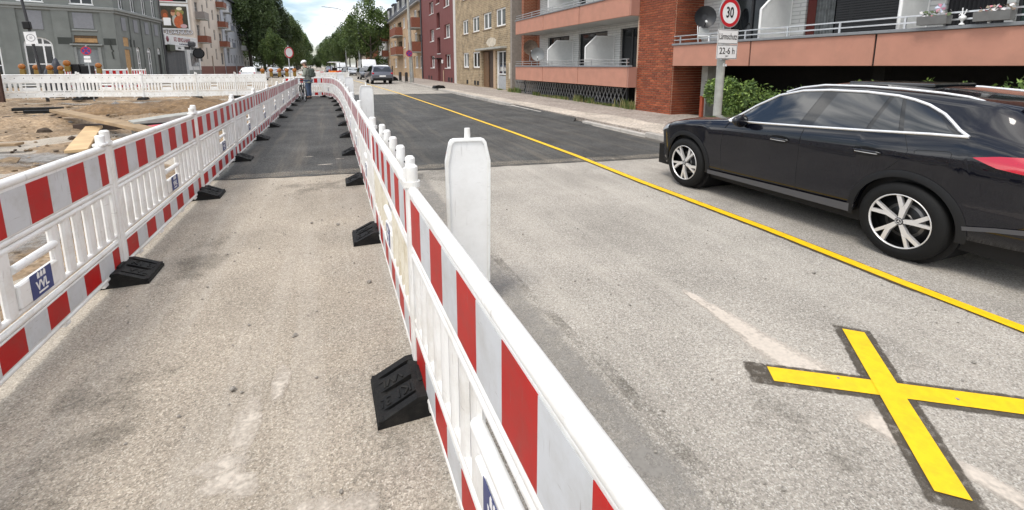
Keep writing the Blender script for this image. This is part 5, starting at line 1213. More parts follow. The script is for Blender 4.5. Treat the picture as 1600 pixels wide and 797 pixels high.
# ------------------------------------------------------------------ planks, block and pipe in the sand
WOOD=mat('new_plank',(.55,.38,.20),.7,var=.25,vscale=2,bump=.3,bscale=40); WOODO=mat('old_plank',(.30,.21,.12),.8,var=.3,vscale=2,bump=.4)
def plank(label,a,b_,w_,th,m):
    a=Vector(a);b_=Vector(b_); d=b_-a; L_=d.length; mb=MB(); mb.box(-L_/2,-w_/2,-th/2,L_/2,w_/2,th/2,0,.006); o=mb.build('plank',m); tag(o,label,'plank'); o.location=(a+b_)/2; o.rotation_euler=d.to_track_quat('X','Z').to_euler(); return o
plank('short pale plank lying across the sand towards the left barrier',(-4.62,11.0,.10),(-5.70,14.6,.17),.33,.06,WOOD)
plank('long weathered plank crossing over the short pale one',(-7.3,16.7,.46),(-3.45,11.7,.30),.30,.08,WOODO)
plank('rough board lying in the sand at the left picture edge',(-8.6,12.3,.12),(-5.9,12.0,.16),.25,.05,WOODO)
plank('dark bar in place of the shaded gap under the crossing planks',(-6.35,15.3,.12),(-5.3,14.9,.12),.18,.14,DARKWOOD)  # dark bar put where only a shaded gap lies beneath the planks
plank('dark timber lying at the left edge below the rough board',(-8.3,11.2,.1),(-6.0,10.9,.1),.2,.14,DARKWOOD)
plank('pale offcut plank beside the broken concrete block',(-5.0,14.3,.28),(-4.2,14.0,.26),.28,.05,WOOD)
t=thing('concrete_block','broken grey concrete slab leaning in the sand behind the left barrier','concrete block',(-3.6,13.6,.0),R(28))
mb=MB(); mb.prism([(-.9,0),(1.3,0),(1.35,.42),(.5,.55),(-.2,.50),(-.95,.42)],-.3,.3,'y'); mb.build('slab',CONC,t); MB().prism([(-.86,.05),(-.3,.03),(-.2,.36),(-.84,.38)],-.32,-.29,'y').build('hollow_shade_plate',DARKWALL,t)  # dark plate on the slab face stands in for shade in a hollow
t=tag(MB().tube([(-.55,0,0),(.0,.03,.02),(.5,.08,.0)],.075,12).build('plastic_pipe',mat('pink_plastic_pipe',(.55,.10,.12),.5)),'pinkish red plastic pipe lying against the concrete slab','pipe'); t.location=(-3.55,13.15,.26); t.rotation_euler=(0,0,R(25))
t=tag(MB().box(0,0,0,1.6,.06,1.35,0,.01).box(.0,-.05,0,.08,.0,1.35).box(1.5,-.05,0,1.58,0,1.35).build('steel_plate',mat('rusty_steel',(.06,.028,.018),.8,var=.4)),'rusty brown steel plate standing upright at the left picture edge','steel plate'); t.location=(-14.9,26.6,.05)
for i,(x,y,rx,ry,s) in enumerate([(-9.5,20.5,.6,.12,1),(-11.5,19,.8,.15,2),(-8.7,19.2,.5,.1,3),(-12.4,17.2,.9,.2,4),(-10.3,15.4,.6,.1,5),(-13,22,.7,.12,6)]):
    plank('dark broken asphalt piece in the sand, number by the far heap' if False else ['black asphalt crust left of the sand heap','long asphalt crust in the sand near the far barrier','small black crust between the two sand heaps','wide black crust at the left of the pit','thin crust before the rear sand heap','black crust close to the rusty plate'][i],(x-rx,y,.25),(x+rx,y+.3,.22),ry*2.5,.1,RUBBER)
# warning lamps and gear behind the far row
YL=mat('amber_lens',(.30,.10,.010),.3,var=.3); YB2=mat('yellow_lamp_body',(.20,.12,.015),.5)
def wlamp(x,y,z,label,r=.10,m=None):
    t=thing('warning_lamp',label,'warning lamp',(x,y,z),0,'amber warning lamps beyond the barriers'); MB().lathe([(.01,-.05),(r*.7,-.05),(r,-.02),(r,.03),(r*.7,.06),(.01,.06)],16,0,T(0,0,r+.1)@FRONT).build('lens',m or YL,t); MB().box(-r*.75,-.05,-.16,r*.75,.09,.115,0,.02).build('battery_box',YB2 if m is None else BLACKP,t); MB().cyl((0,.02,-z+.1),(0,.02,-.15),.022).build('stem',WHITEP,t)
for i,(x,y,z,r) in enumerate([(-13.91,29.5,1.45,.2),(-13.39,29.5,1.42,.19),(-12.88,29.5,1.40,.2),(-12.47,29.5,1.38,.18),(-12.2,29.5,1.6,.22),(-10.96,29.5,1.5,.2)]):
    wlamp(x,y,z-.02,'amber warning lamp behind the far barriers, %s from the left before the corner house'%num[i],r*.68,None)
for i,(x,y) in enumerate([(-3.75,30.6),(-3.35,31.0),(-2.9,31.0),(-2.5,31.0),(-2.08,31.0)]):
    wlamp(x,y,1.22,'yellow warning lamp beyond the barrier end, %s from the left near the round white sign'%num[i],.12)
HEAP=mat('dark_tarpaulin',(.012,.014,.022),.55,var=.3)
mb=MB(); bmx=bmesh.new(); bmesh.ops.create_icosphere(bmx,subdivisions=3,radius=1); rr=random.Random(2)
for v in bmx.verts: k_=1+.12*math.sin(v.co.x*6+v.co.y*3)+.08*math.sin(v.co.z*9); v.co=Vector((v.co.x*.75*k_,v.co.y*.5*k_,max(-.1,v.co.z*1.65*k_*(1.15-.3*abs(v.co.x)))))
mb.bm(bmx,0,True); bmx.free(); o=tag(mb.build('covered_heap',HEAP),'dark blue tarpaulin covered heap behind the far barriers','tarpaulin heap'); o.location=(-13.05,30.3,.2); o.scale=(.72,.8,.92)
t=thing('toolbox','black plastic tool crate standing behind the blue sign','crate',(-11.75,29.9,0)); MB().box(-.38,-.3,1.0,-.02,.3,1.80,0,.03).build('left_case',BLACKP,t); MB().box(.0,-.3,1.0,.36,.3,1.72,0,.03).build('right_case',BLACKP,t); MB().box(-.36,-.25,0,.34,.25,.99).build('stand',DARKWALL,t)
for i,(x0,x1) in enumerate([(-11.95,-10.3),(-10.2,-9.55),(-13.2,-12.6)]):
    panel((x0,31.2+.1*i),(x1,31.2+.1*i),'red and white barrier in the row before the corner house, %s'%['left one','right one','short one'][i],'second row of barriers at the corner house',z=.42)
# ------------------------------------------------------------------ the black estate car (local: x to the right, y forward, z up)
PAINT=mat('black_car_paint',(.003,.0035,.007),.25,metal=0,coat=1,spec=.1)
CLAD=mat('black_cladding',(.008,.008,.0085),.55,spec=.3)
SILLG=mat('grey_sill_trim',(.075,.075,.08),.5,metal=.2)
CHROME=mat('bright_trim',(.80,.80,.80),.25,metal=.55)
TYRE=mat('tyre_rubber',(.007,.007,.007),.7,spec=.25,bump=.2,bscale=200)
RIMS=mat('machined_alloy',(.78,.77,.76),.35,metal=.6)
RIMD=mat('dark_rim',(.02,.02,.021),.4,metal=.3)
CGL=mat('tinted_car_glass',(.006,.008,.010),.02,spec=.7,coat=.8)
TAIL=mat('red_tail_light',(.50,.012,.03),.12,coat=1)
LAMPG=mat('headlight_glass',(.45,.48,.52),.08,coat=1)
def ip(tab,y):
    ys=[t[0] for t in tab]
    if y<=ys[0]: return tab[0][1]
    for (a,va),(b_,vb) in zip(tab,tab[1:]):
        if y<=b_:
            t=(y-a)/(b_-a); return va+(vb-va)*t
    return tab[-1][1]
def smooth(tab,y,h=.06): return (ip(tab,y-h)+ip(tab,y-h/2)+ip(tab,y)+ip(tab,y+h/2)+ip(tab,y+h))/5
car=thing('estate_car','glossy black estate car driving along the right lane','car',(5.43,3.70,0))
YO=3.70
hubs=[2.355-YO,5.02-YO]; HZ=.352; RT=.345; RA=.405
tl=[(1.44,.42),(1.6,.36),(2.0,.335),(4.6,.30),(5.4,.27),(5.82,.30)]
tb=[(1.44,.90),(1.5,1.02),(1.75,1.12),(1.99,1.150),(2.245,1.135),(2.737,1.102),(3.365,1.066),(4.04,1.03),(4.36,1.015),(4.7,.985),(5.06,.945),(5.3,.905),(5.5,.855),(5.65,.79),(5.76,.69),(5.82,.58)]
te=[(1.44,.93),(1.5,1.06),(1.62,1.17),(1.75,1.29),(1.88,1.39),(2.05,1.422),(2.33,1.445),(2.58,1.462),(2.85,1.475),(3.2,1.475),(3.49,1.45),(3.76,1.385),(4.04,1.235),(4.2,1.13),(4.37,1.03),(4.7,.995),(5.06,.955),(5.3,.915),(5.5,.865),(5.65,.80),(5.76,.70),(5.82,.59)]
tt=[(1.44,.94),(1.5,1.08),(1.58,1.2),(1.68,1.37),(1.72,1.43),(2.0,1.465),(2.4,1.505),(2.9,1.535),(3.3,1.53),(3.6,1.46),(3.9,1.31),(4.2,1.14),(4.36,1.075),(4.5,1.055),(5.06,1.0),(5.4,.93),(5.6,.86),(5.72,.77),(5.8,.64),(5.82,.60)]
tw_=[(1.44,.66),(1.5,.76),(1.65,.83),(2.0,.868),(2.4,.876),(3.5,.872),(4.6,.872),(5.1,.866),(5.4,.835),(5.6,.775),(5.72,.68),(5.8,.54),(5.82,.44)]
twe=[(1.44,.60),(1.6,.64),(1.8,.65),(2.05,.655),(2.6,.665),(3.3,.665),(3.8,.675),(4.2,.72),(4.37,.79),(4.7,.79),(5.1,.78),(5.4,.74),(5.6,.67),(5.72,.58),(5.8,.46),(5.82,.38)]
FT_=lambda y: y if y>=1.8 else round(1.8-(1.8-y)*1.5,3)
tl,tb,te,tt,tw_,twe=[[(FT_(a),v) for a,v in q] for q in (tl,tb,te,tt,tw_,twe)]
def hw_at(y,z):
    """half width of the body side at world-length y and height z"""
    W_=smooth(tw_,y); zb=smooth(tb,y); ze=smooth(te,y); we=smooth(twe,y)
    wb=W_-.045
    if z<=zb:
        # shoulder crease at about .95, tuck under towards the sill
        zc=min(.94,zb-.05)
        if z>zc: t=(z-zc)/(zb-zc); return W_-.002-(.043)*t**1.3
        if z>.60: t=(z-.60)/(zc-.60); return W_-.020+.018*t*t
        t=max(0,(z-.30)/.30); return W_-.030+.010*t
    t=min(1,(z-zb)/max(.02,ze-zb)); return wb+(we-wb)*(t**1.15)
ys=[FT_(a) for a in (1.44,1.46,1.5,1.55,1.62,1.68,1.75)]+[1.82,1.9]
y=1.93
while y<5.45: ys.append(round(y,3)); y+=.03
ys+=[5.45,5.5,5.56,5.62,5.67,5.72,5.76,5.79,5.81,5.82]
NSIDE=16
rows=[]
for y in ys:
    zl=smooth(tl,y); arch=False
    for h_ in hubs:
        dy=y-YO-h_
        if abs(dy)<RA: zl=max(zl,HZ+math.sqrt(RA*RA-dy*dy)); arch=True
    zb=smooth(tb,y); ze=max(smooth(te,y),zb+.004); zt=max(smooth(tt,y),ze+.003); we=smooth(twe,y)
    pts=[(max(.1,hw_at(y,zl)-.09),zl+.0)]
    for k in range(8):
        z=zl+(zb-zl)*(k/7)**.9; pts.append((hw_at(y,z),z))
    for k in range(1,6):
        z=zb+(ze-zb)*k/5; pts.append((hw_at(y,z),z))
    for f,g in((.93,.30),(.80,.58),(.6,.8),(.35,.94),(0,1.0)): pts.append((we*f,ze+(zt-ze)*g))
    rows.append(pts)
M_=len(rows[0]); vs=[]
for y,pts in zip(ys,rows):
    for x,z in pts: vs.append((-x,y-YO,z))
    for x,z in reversed(pts[:-1]): vs.append((x,y-YO,z))
K=2*M_-1; fs=[]
for i in range(len(ys)-1):
    for j in range(K-1): fs.append((i*K+j,i*K+j+1,(i+1)*K+j+1,(i+1)*K+j))
fs.append(tuple(range(K))); fs.append(tuple((len(ys)-1)*K+j for j in range(K-1,-1,-1)))
mb=MB(); mb.add(vs,fs,0,True); body=mb.build('body',PAINT,car)
mb=MB(); mb.box(-.74,1.56-YO,.22,.74,5.7-YO,.52); mb.box(-.6,2.7-YO,.2,.6,4.7-YO,.5); mb.build('underbody',BLACKP,car)
for h_ in hubs: MB().cyl((-.76,h_,HZ+.02),(.76,h_,HZ+.02),.40,n=28).build('wheel_well',BLACKP,car)
def onside(y,z,off=.0,s=-1): return Vector((s*(hw_at(y,z)+off),y-YO,z))
def patch(name,poly_lo,poly_hi,m,n=14,k=5,off=.006,s=-1,parent=None):
    """panel between a lower and an upper polyline (y,z) mapped on the body side"""
    vs=[];fs=[]
    def along(pl,t):
        ln=[0]
        for a,b_ in zip(pl,pl[1:]): ln.append(ln[-1]+math.hypot(b_[0]-a[0],b_[1]-a[1]))
        d=t*ln[-1]
        for i in range(len(pl)-1):
            if d<=ln[i+1]+1e-9: f=(d-ln[i])/max(1e-9,ln[i+1]-ln[i]); return (pl[i][0]+(pl[i+1][0]-pl[i][0])*f,pl[i][1]+(pl[i+1][1]-pl[i][1])*f)
        return pl[-1]
    for i in range(n+1):
        a=along(poly_lo,i/n); b_=along(poly_hi,i/n)
        for j in range(k+1):
            f=j/k; vs.append(onside(a[0]+(b_[0]-a[0])*f,a[1]+(b_[1]-a[1])*f,off,s))
    for i in range(n):
        for j in range(k): q=i*(k+1)+j; fs.append((q,q+1,q+k+2,q+k+1))
    mb=MB(); mb.add(vs,fs,0,True); return mb.build(name,m,parent or car)
for s in(-1,1):
    # side windows: the glass areas between belt line and roof edge
    patch('side_window',[(3.40,1.085),(4.22,1.045)],[(3.26,1.43),(3.50,1.425),(3.74,1.365),(4.02,1.215),(4.24,1.06)],CGL,16,6,.004,s)
    patch('side_window',[(2.74,1.118),(3.25,1.092)],[(2.645,1.436),(3.11,1.436)],CGL,10,5,.004,s)
    patch('side_window',[(2.47,1.135),(2.70,1.122)],[(2.545,1.42),(2.61,1.432)],CGL,5,5,.004,s)
    patch('side_window',[(2.06,1.155),(2.43,1.138)],[(2.10,1.17),(2.23,1.29),(2.36,1.363),(2.515,1.412)],CGL,12,5,.004,s)
    patch('window_surround',[(2.03,1.152),(2.74,1.113),(4.24,1.04)],[(2.07,1.175),(2.22,1.305),(2.36,1.378),(2.56,1.43),(2.85,1.452),(3.2,1.452),(3.5,1.432),(3.75,1.37),(4.05,1.22),(4.27,1.055)],mat('gloss_black_pillar',(.006,.006,.006),.10,coat=.6),26,6,.0015,s)
    lo=[(1.99,1.152),(2.245,1.142),(2.737,1.109),(3.365,1.073),(4.04,1.038),(4.30,1.022)]
    hi=[(1.99,1.152),(2.06,1.195),(2.12,1.245),(2.20,1.308),(2.33,1.372),(2.45,1.408),(2.58,1.434),(2.85,1.455),(3.2,1.456),(3.49,1.435),(3.76,1.372),(4.04,1.225),(4.2,1.12),(4.33,1.03),(4.30,1.022)]
    mb=MB(); pl=dense(lo,.05); mb.tube([onside(a,z,.008,s) for a,z in pl],.0125,8); mb.build('belt_trim',CHROME,car)
    mb=MB(); pl=dense(hi,.05); mb.tube([onside(a,z,.007,s) for a,z in pl],.0135,8); mb.build('window_trim',CHROME,car)
    rl=[(2.02,1.425),(2.12,1.455),(2.3,1.478),(2.58,1.500),(2.9,1.512),(3.3,1.508),(3.55,1.47),(3.72,1.415)]
    mb=MB(); pl=dense(rl,.08); mb.tube([(s*(smooth(twe,a)-.045+.0),a-YO,z-.006) for a,z in pl],.012,8); mb.build('roof_rail',CHROME,car)
    patch('sill_trim',[(2.76,.315),(4.59,.295)],[(2.74,.395),(4.585,.345)],SILLG,10,2,.012,s)
    patch('bumper_trim',[(1.38,.52),(1.75,.455),(1.96,.405)],[(1.38,.56),(1.75,.49),(1.955,.44)],SILLG,8,2,.012,s)
    # arch cladding
    for h_ in hubs:
        vs=[];fs=[];n=28
        for i in range(n+1):
            a=math.pi*(-.06+1.12*i/n)
            for r in(RA-.012,RA+.018,RA+.05):
                yy=YO+h_+r*math.cos(a); zz=max(.3,HZ+r*math.sin(a)); yy=min(max(yy,1.5),5.80); p=onside(yy,zz,.014 if r<RA+.04 else .003,s)
                vs.append(p)
        for i in range(n):
            for j in range(2): q=i*3+j; fs.append((q,q+1,q+4,q+3))
        mb=MB(); mb.add(vs,fs,0,True); mb.build('arch_cladding',CLAD,car)
    # door gaps
    for nm,pl in(('door_gap',[(3.325,1.065),(3.345,.9),(3.355,.6),(3.35,.33)]),('door_gap',[(2.42,1.13),(2.36,.98),(2.44,.86),(2.60,.70),(2.70,.55),(2.74,.42)]),('door_gap',[(4.30,1.01),(4.36,.9),(4.40,.7),(4.38,.5),(4.36,.33)]),('fuel_flap',[(2.08,1.02),(2.30,1.0),(2.315,.985),(2.30,.91),(2.28,.90),(2.09,.91),(2.07,.925),(2.065,1.005),(2.08,1.02)])):
        if nm=='fuel_flap' and s==1: continue
        mb=MB(); mb.tube([onside(a,z,-.001,s) for a,z in dense(pl,.05)],.0028,5); mb.build(nm,BLACKP,body)
    # handles
    for ya,yb,z in((3.47,3.69,.905),(2.56,2.79,.928)):
        mb=MB(); mb.tube([onside(yb,z-.002,.003,s),onside(yb-.03,z,.022,s),onside((ya+yb)/2,z+.002,.026,s),onside(ya+.03,z+.001,.022,s),onside(ya,z-.003,.003,s)],[.008,.012,.0125,.012,.008],8); hd=mb.build('door_handle',PAINT,car)
        mb=MB(); mb.tube([onside(yb-.02,z-.012,.022,s),onside((ya+yb)/2,z-.012,.030,s),onside(ya+.02,z-.013,.022,s)],.0045,6); mb.build('handle_trim',CHROME,hd)
        mb=MB(); n=14; cyy=(ya+yb)/2; vv=[onside(cyy+.125*math.cos(6.283*i/n),z-.004+.045*math.sin(6.283*i/n),.002,s) for i in range(n)]; mb.add(vv,[tuple(range(n))]); mb.build('handle_recess',BLACKP,hd)
    # mirror
    mb=MB(); bmx=bmesh.new(); bmesh.ops.create_uvsphere(bmx,u_segments=16,v_segments=10,radius=1)
    for v in bmx.verts: v.co=Vector((s*(.965+.115*v.co.x),4.02-YO+(.075*v.co.y if v.co.y>0 else .035*v.co.y),1.06+.075*v.co.z*(1-.15*v.co.x)))
    mb.bm(bmx,0,True); bmx.free(); mr=mb.build('wing_mirror',PAINT,car)
    mb=MB(); mb.tube([onside(4.10,1.02,-.01,s),(s*.90,4.06-YO,1.01),(s*.93,4.03-YO,1.03)],[.035,.028,.03],8); mb.build('mirror_foot',BLACKP,mr)
    # lights
    patch('tail_light',[(1.44,.925),(1.62,.92),(1.80,.945),(1.93,1.0)],[(1.44,1.05),(1.62,1.05),(1.80,1.032),(1.935,1.003)],TAIL,10,4,.008,s)
    patch('headlight',[(5.42,.80),(5.58,.745),(5.7,.70)],[(5.40,.865),(5.58,.815),(5.69,.755)],LAMPG,8,3,.006,s)
# spokes and wheels
def wheel(x,y,s):
    t=bpy.data.objects.new('wheel',None); COL.objects.link(t); t.parent=car; t.location=(x,y,HZ); 
    return t
def rimpoly(mb,pts,y0,y1,mi=0):  # pts (u,v) in wheel plane; wheel axis = local x
    mb.prism(pts,y0,y1,'x',mi)
def make_wheel(s):
    """s=-1 left: outside is -x"""
    M=Matrix.Rotation(R(-90),4,'Y') if s<0 else Matrix.Rotation(R(90),4,'Y')
    mb=MB(); r=RT
    mb.lathe([(.236,-.20),(.27,-.215),(r-.02,-.20),(r-.004,-.185),(r,-.15),(r,-.06),(r-.004,-.03),(r-.02,-.012),(.29,.002),(.262,.004),(.238,-.008)],48,0,M)
    for q in range(3):
        rr_=r+.0008
    ty=mb.mesh('tyre',TYRE)
    mb=MB(); mb.lathe([(.238,-.2),(.232,-.19),(.225,-.10),(.06,-.085),(.0,-.085)],40,0,M); bar_=mb.mesh('rim_barrel',RIMD)
    mb=MB(); mb.lathe([(.241,-.012),(.243,-.004),(.239,.000),(.233,-.002),(.231,-.02)],48,0,M); lip=mb.mesh('rim_lip',RIMS)
    mb=MB()
    ox=-1 if s<0 else 1
    for i in range(5):
        a=math.pi/2+i*2*math.pi/5; ca,sa=math.cos(a),math.sin(a)
        def P(r_,o): return (r_*ca-o*sa, r_*sa+o*ca)
        # spoke stem widening into a fork of a broad and a slim arm
        mb.prism([P(.028,-.016),P(.115,-.024),P(.150,-.001),P(.115,.024),P(.028,.016)],ox*-.045,ox*-.012,'x')
        mb.prism([P(.112,-.024),P(.222,-.078),P(.232,-.046),P(.150,-.004)],ox*-.042,ox*-.010,'x')
        mb.prism([P(.112,.024),P(.150,.002),P(.231,.016),P(.228,.042)],ox*-.042,ox*-.010,'x')
    sp=mb.mesh('spokes',RIMS)
    mb=MB(); mb.lathe([(.0,-.006),(.028,-.006),(.036,-.014),(.038,-.03)],20,0,M); cap=mb.mesh('hub_cap',mat('hub_black',(.03,.03,.035),.3))
    mb=MB(); mb.lathe([(.021,-.006),(.025,-.006),(.025,-.003),(.021,-.003)],20,0,M,False,True)
    for i in range(3):
        a=math.pi/2+i*2.0944; mb.prism([(.021*math.cos(a),.021*math.sin(a)),(.004*math.cos(a+1.2),.004*math.sin(a+1.2)),(0,0),(.004*math.cos(a-1.2),.004*math.sin(a-1.2))],ox*-.006,ox*-.0035,'x')
    emb=mb.mesh('hub_emblem',CHROME)
    mb=MB(); mb.lathe([(.0,-.11),(.155,-.11),(.16,-.10),(.155,-.092),(.07,-.09),(.06,-.07)],32,0,M); dsk=mb.mesh('brake_disc',mat('brake_disc',(.22,.21,.2),.4,metal=.8))
    return [(ty,'tyre'),(bar_,'rim_barrel'),(lip,'rim_lip'),(sp,'spokes'),(cap,'hub_cap'),(emb,'hub_emblem'),(dsk,'brake_disc')]
WL=make_wheel(-1); WRr=make_wheel(1)
for s,set_ in((-1,WL),(1,WRr)):
    for i,h_ in enumerate(hubs):
        t=wheel(s*.868,h_,s); t.rotation_euler=(R(8+31*i),0,0)
        for me,nm in set_: link(nm,me,t)
# front and rear details
mb=MB(); mb.box(-.34,5.79-YO,.36,.34,5.828-YO,.58,0,.015); mb.build('grille',BLACKP,car)
mb=MB(); mb.add([(-.60,1.65-YO-.03,1.375),(.60,1.65-YO-.03,1.375),(.62,1.385-YO-.02,1.09),(-.62,1.385-YO-.02,1.09)],[(0,1,2,3)]); mb.build('rear_window',CGL,car)
mb=MB(); mb.box(-.60,1.50-YO,1.42,.60,1.80-YO,1.445,0,.01); mb.build('roof_spoiler',PAINT,car)
mb=MB(); mb.box(-.26,1.225-YO,.74,.26,1.25-YO,.86,0,.004); mb.build('number_plate',SWHITE,car)
mb=MB(); mb.add([(-.62,4.30-YO,1.105),(.62,4.30-YO,1.105),(.6,3.66-YO,1.455),(-.6,3.66-YO,1.455)],[(0,1,2,3)]); mb.build('windscreen',CGL,car)
mb=MB(); mb.tube([(-.55,1.36-YO,.27),(.55,1.36-YO,.27)],.04,8); mb.build('exhaust_trim',CHROME,car)
mb=MB(); mb.box(-.34,2.5-YO,1.500,.34,3.25-YO,1.540,0,.012); mb.build('sunroof',CGL,car)
# ------------------------------------------------------------------ other vehicles
def simple_car(label,x,y,rz,colm,kind='hatch',sc=1,grp='cars further down the street',cat='car',name='parked_car'):
    t=thing(name,label,cat,(x,y,0),rz,grp); t.scale=(sc,)*3
    if kind=='hatch': L2,W2,prof,win=2.15,.88,[(-2.12,.35),(-2.15,.75),(-2.08,1.0),(-1.75,1.45),(-1.2,1.55),(.2,1.5),(1.0,1.02),(1.9,.85),(2.12,.65),(2.15,.35)],((-1.62,1.05),(.82,1.02),(.12,1.42),(-1.3,1.45))
    elif kind=='sedan': L2,W2,prof,win=2.3,.88,[(-2.25,.35),(-2.3,.7),(-2.2,.98),(-1.55,1.05),(-1.0,1.42),(.1,1.42),(.95,1.0),(2.0,.85),(2.26,.65),(2.28,.35)],((-1.3,1.04),(.8,1.0),(.05,1.35),(-.95,1.35))
    else: L2,W2,prof,win=2.7,.98,[(-2.7,.4),(-2.7,2.3),(-2.5,2.45),(1.3,2.45),(1.75,1.9),(2.05,1.25),(2.6,1.05),(2.7,.8),(2.7,.4)],((.75,1.3),(1.75,1.25),(1.45,1.9),(.75,1.95))
    n=len(prof); vs=[];top=max(p[1] for p in prof)
    def wid(z): return W2-(0 if z<1.0 else (z-1.0)/(top-.95)*(.22 if kind!='van' else .1))
    secs=[(-1,0),(-.9,.03),(0,.05),(.9,.03),(1,0)]
    for f,dz in secs:
        for yy,z in prof: vs.append((f*wid(z),yy*(1 if abs(f)<1 else .985),z+(dz if z>.8 else 0)))
    fs=[]
    for i in range(4):
        for j in range(n): fs.append((i*n+j,i*n+(j+1)%n,(i+1)*n+(j+1)%n,(i+1)*n+j))
    fs.append(tuple(range(n))); fs.append(tuple(4*n+j for j in range(n-1,-1,-1)))
    mb=MB(); mb.add(vs,fs); mb.build('body',colm,t)
    for s in(-1,1):
        mb=MB(); mb.add([(s*(wid(z)+.006),yy*.985,z) for yy,z in win],[(0,1,2,3)]); mb.build('side_window',CGL,t)
    def cap(p0,p1,ins,nm,o):
        (ya,za),(yb,zb)=p0,p1; mb=MB(); mb.add([(-wid(za)*ins,ya+o,za+.05),(wid(za)*ins,ya+o,za+.05),(wid(zb)*ins,yb+o,zb+.01),(-wid(zb)*ins,yb+o,zb+.01)],[(0,1,2,3)]); mb.build(nm,CGL,t)
    if kind=='hatch': cap((-2.055,1.0),(-1.78,1.40),.84,'rear_window',-.03); cap((.98,1.02),(.26,1.45),.88,'windscreen',.03)
    elif kind=='sedan': cap((-1.52,1.05),(-1.05,1.37),.85,'rear_window',-.03); cap((.92,1.0),(.16,1.37),.88,'windscreen',.03)
    else: cap((2.02,1.27),(1.5,2.15),.9,'windscreen',.05)
    for s in(-1,1):
        for yy in(-L2*.62,L2*.64):
            M=T(s*(W2-.02),yy,.33)@Matrix.Rotation(R(90*s),4,'Y'); mb=MB(); mb.lathe([(.0,-.2),(.33,-.2),(.33,-.02),(.3,.01),(.2,.012)],18,0,M); w_=mb.build('wheel',TYRE,t); mb=MB(); mb.lathe([(.2,.0),(.19,.014),(.05,.02),(0,.02)],14,0,M); mb.build('rim',RIMS,w_)
        yy=-L2*.985; z=.92 if kind!='van' else 1.0
        MB().box(s*W2*.78,-L2-.012,z-.08,s*W2*.97,-L2+.14,z+.05,0,.02).build('tail_light',TAIL,t)
        MB().box(s*W2*.55,L2-.22,.68,s*W2*.93,L2-.01,.80,0,.02).build('headlight',LAMPG,t)
        MB().box(s*W2,.72,.98,s*(W2+.2),.85,1.12,0,.02).build('wing_mirror',BLACKP if kind!='van' else colm,t)
    MB().box(-W2*.9,-L2-.03,.3,W2*.9,-L2+.2,.52,0,.03).build('rear_bumper',CLAD,t); MB().box(-W2*.9,L2-.25,.28,W2*.9,L2+.02,.48,0,.03).build('front_bumper',CLAD,t)
    MB().box(-.26,-L2-.034 if False else -L2-.02,.62,.26,-L2+.0,.73,0,.003).build('number_plate',SWHITE,t)
    return t
SILVER=mat('silver_grey_paint',(.13,.135,.16),.3,metal=.5,coat=.8); WHITEC=mat('white_car_paint',(.70,.72,.74),.3,coat=.8); DARKC=mat('dark_grey_car_paint',(.03,.033,.04),.3,coat=.8); LIGHTC=mat('light_silver_paint',(.45,.47,.50),.3,metal=.4,coat=.8); BLUEC=mat('dark_blue_paint',(.03,.045,.10),.3,coat=.8); ORNG=mat('orange_paint',(.65,.16,.01),.4)
simple_car('silver grey hatchback driving away in the right lane',4.30,47.2,R(4),SILVER,'hatch',1.12,name='grey_hatchback')
simple_car('white delivery van parked behind the grey hatchback on the right',5.0,71,R(184),WHITEC,'van',1.05,cat='van',name='white_van')
simple_car('dark small car parked in front of the white van',4.05,62.5,R(184),DARKC,'hatch',.95)
simple_car('light silver car facing the camera farther down on the right',3.5,86,R(184),LIGHTC,'sedan')
simple_car('dark grey car parked behind the light silver one',2.9,95,R(184),DARKC,'hatch')
simple_car('white van far away beside the right hand parked cars',1.9,104,R(184),WHITEC,'van',.95,cat='van',name='white_van')
simple_car('dark blue car far away left of the farther white van',-.3,118,R(184),BLUEC,'hatch')
simple_car('white car standing left beyond the far white barrier',-8.4,62,R(-14),WHITEC,'hatch')
simple_car('silver car behind the white one on the left lane',-7.9,78,R(-6),LIGHTC,'sedan')
simple_car('pale silver car right of the round white sign behind the helmet',-6.2,84,R(-4),LIGHTC,'hatch')
simple_car('dark car between the two left hand pale cars',-8.9,88,R(-6),DARKC,'hatch')
# road works in the distance: red white beacons, boards and an orange roller
def farbeacon(x,y,label):
    t=thing('red_white_beacon',label,'beacon',(x,y,0),0,'red and white beacons in the distance'); mb=MB()
    for i in range(6): mb.prism([(-.14,.2+i*.17),(.14,.2+i*.17),(.14,.37+i*.17),(-.14,.37+i*.17)],0,.04,'y',i%2)
    mb.build('panel',[SHEETW,SHEETR],t); MB().box(-.3,-.2,0,.3,.2,.12).build('foot_plate',RUBBER,t); MB().box(-.03,.041,.1,.03,.06,.25).build('post',WHITEP,t)
names=['behind the standing person','right of the person beyond the crossing barrier','in the middle of the works','near the orange machine','farther left of the works','last before the trees']
for i,(x,y) in enumerate([(-.75,43),(.55,45),(-1.3,52),(.9,54),(-2.6,60),(-.2,66)]): farbeacon(x,y,'red and white striped beacon, '+names[i])
for i,(a,b_) in enumerate([((-3.2,38),(-.9,38.6)),((-.9,38.6),(1.3,39.2)),((-2.9,48),(-.7,48.4))]):
    panel(b_,a,'white backed barrier panel of the distant works, %s'%['left one of the nearer pair','right one of the nearer pair','single one behind the pair'][i],'distant barrier panels',z=.05,sz=1.05)
t=thing('road_roller','small orange road roller with a canopy in the distant roadworks','road roller',(.35,57,0),R(10))
MB().box(-.55,-.9,.5,.55,.7,1.15,0,.08).build('body',ORNG,t); 
for yy in(-.8,.8): MB().cyl((-.55,yy,.4),(.55,yy,.4),.4,n=18).build('drum',GALV,t)
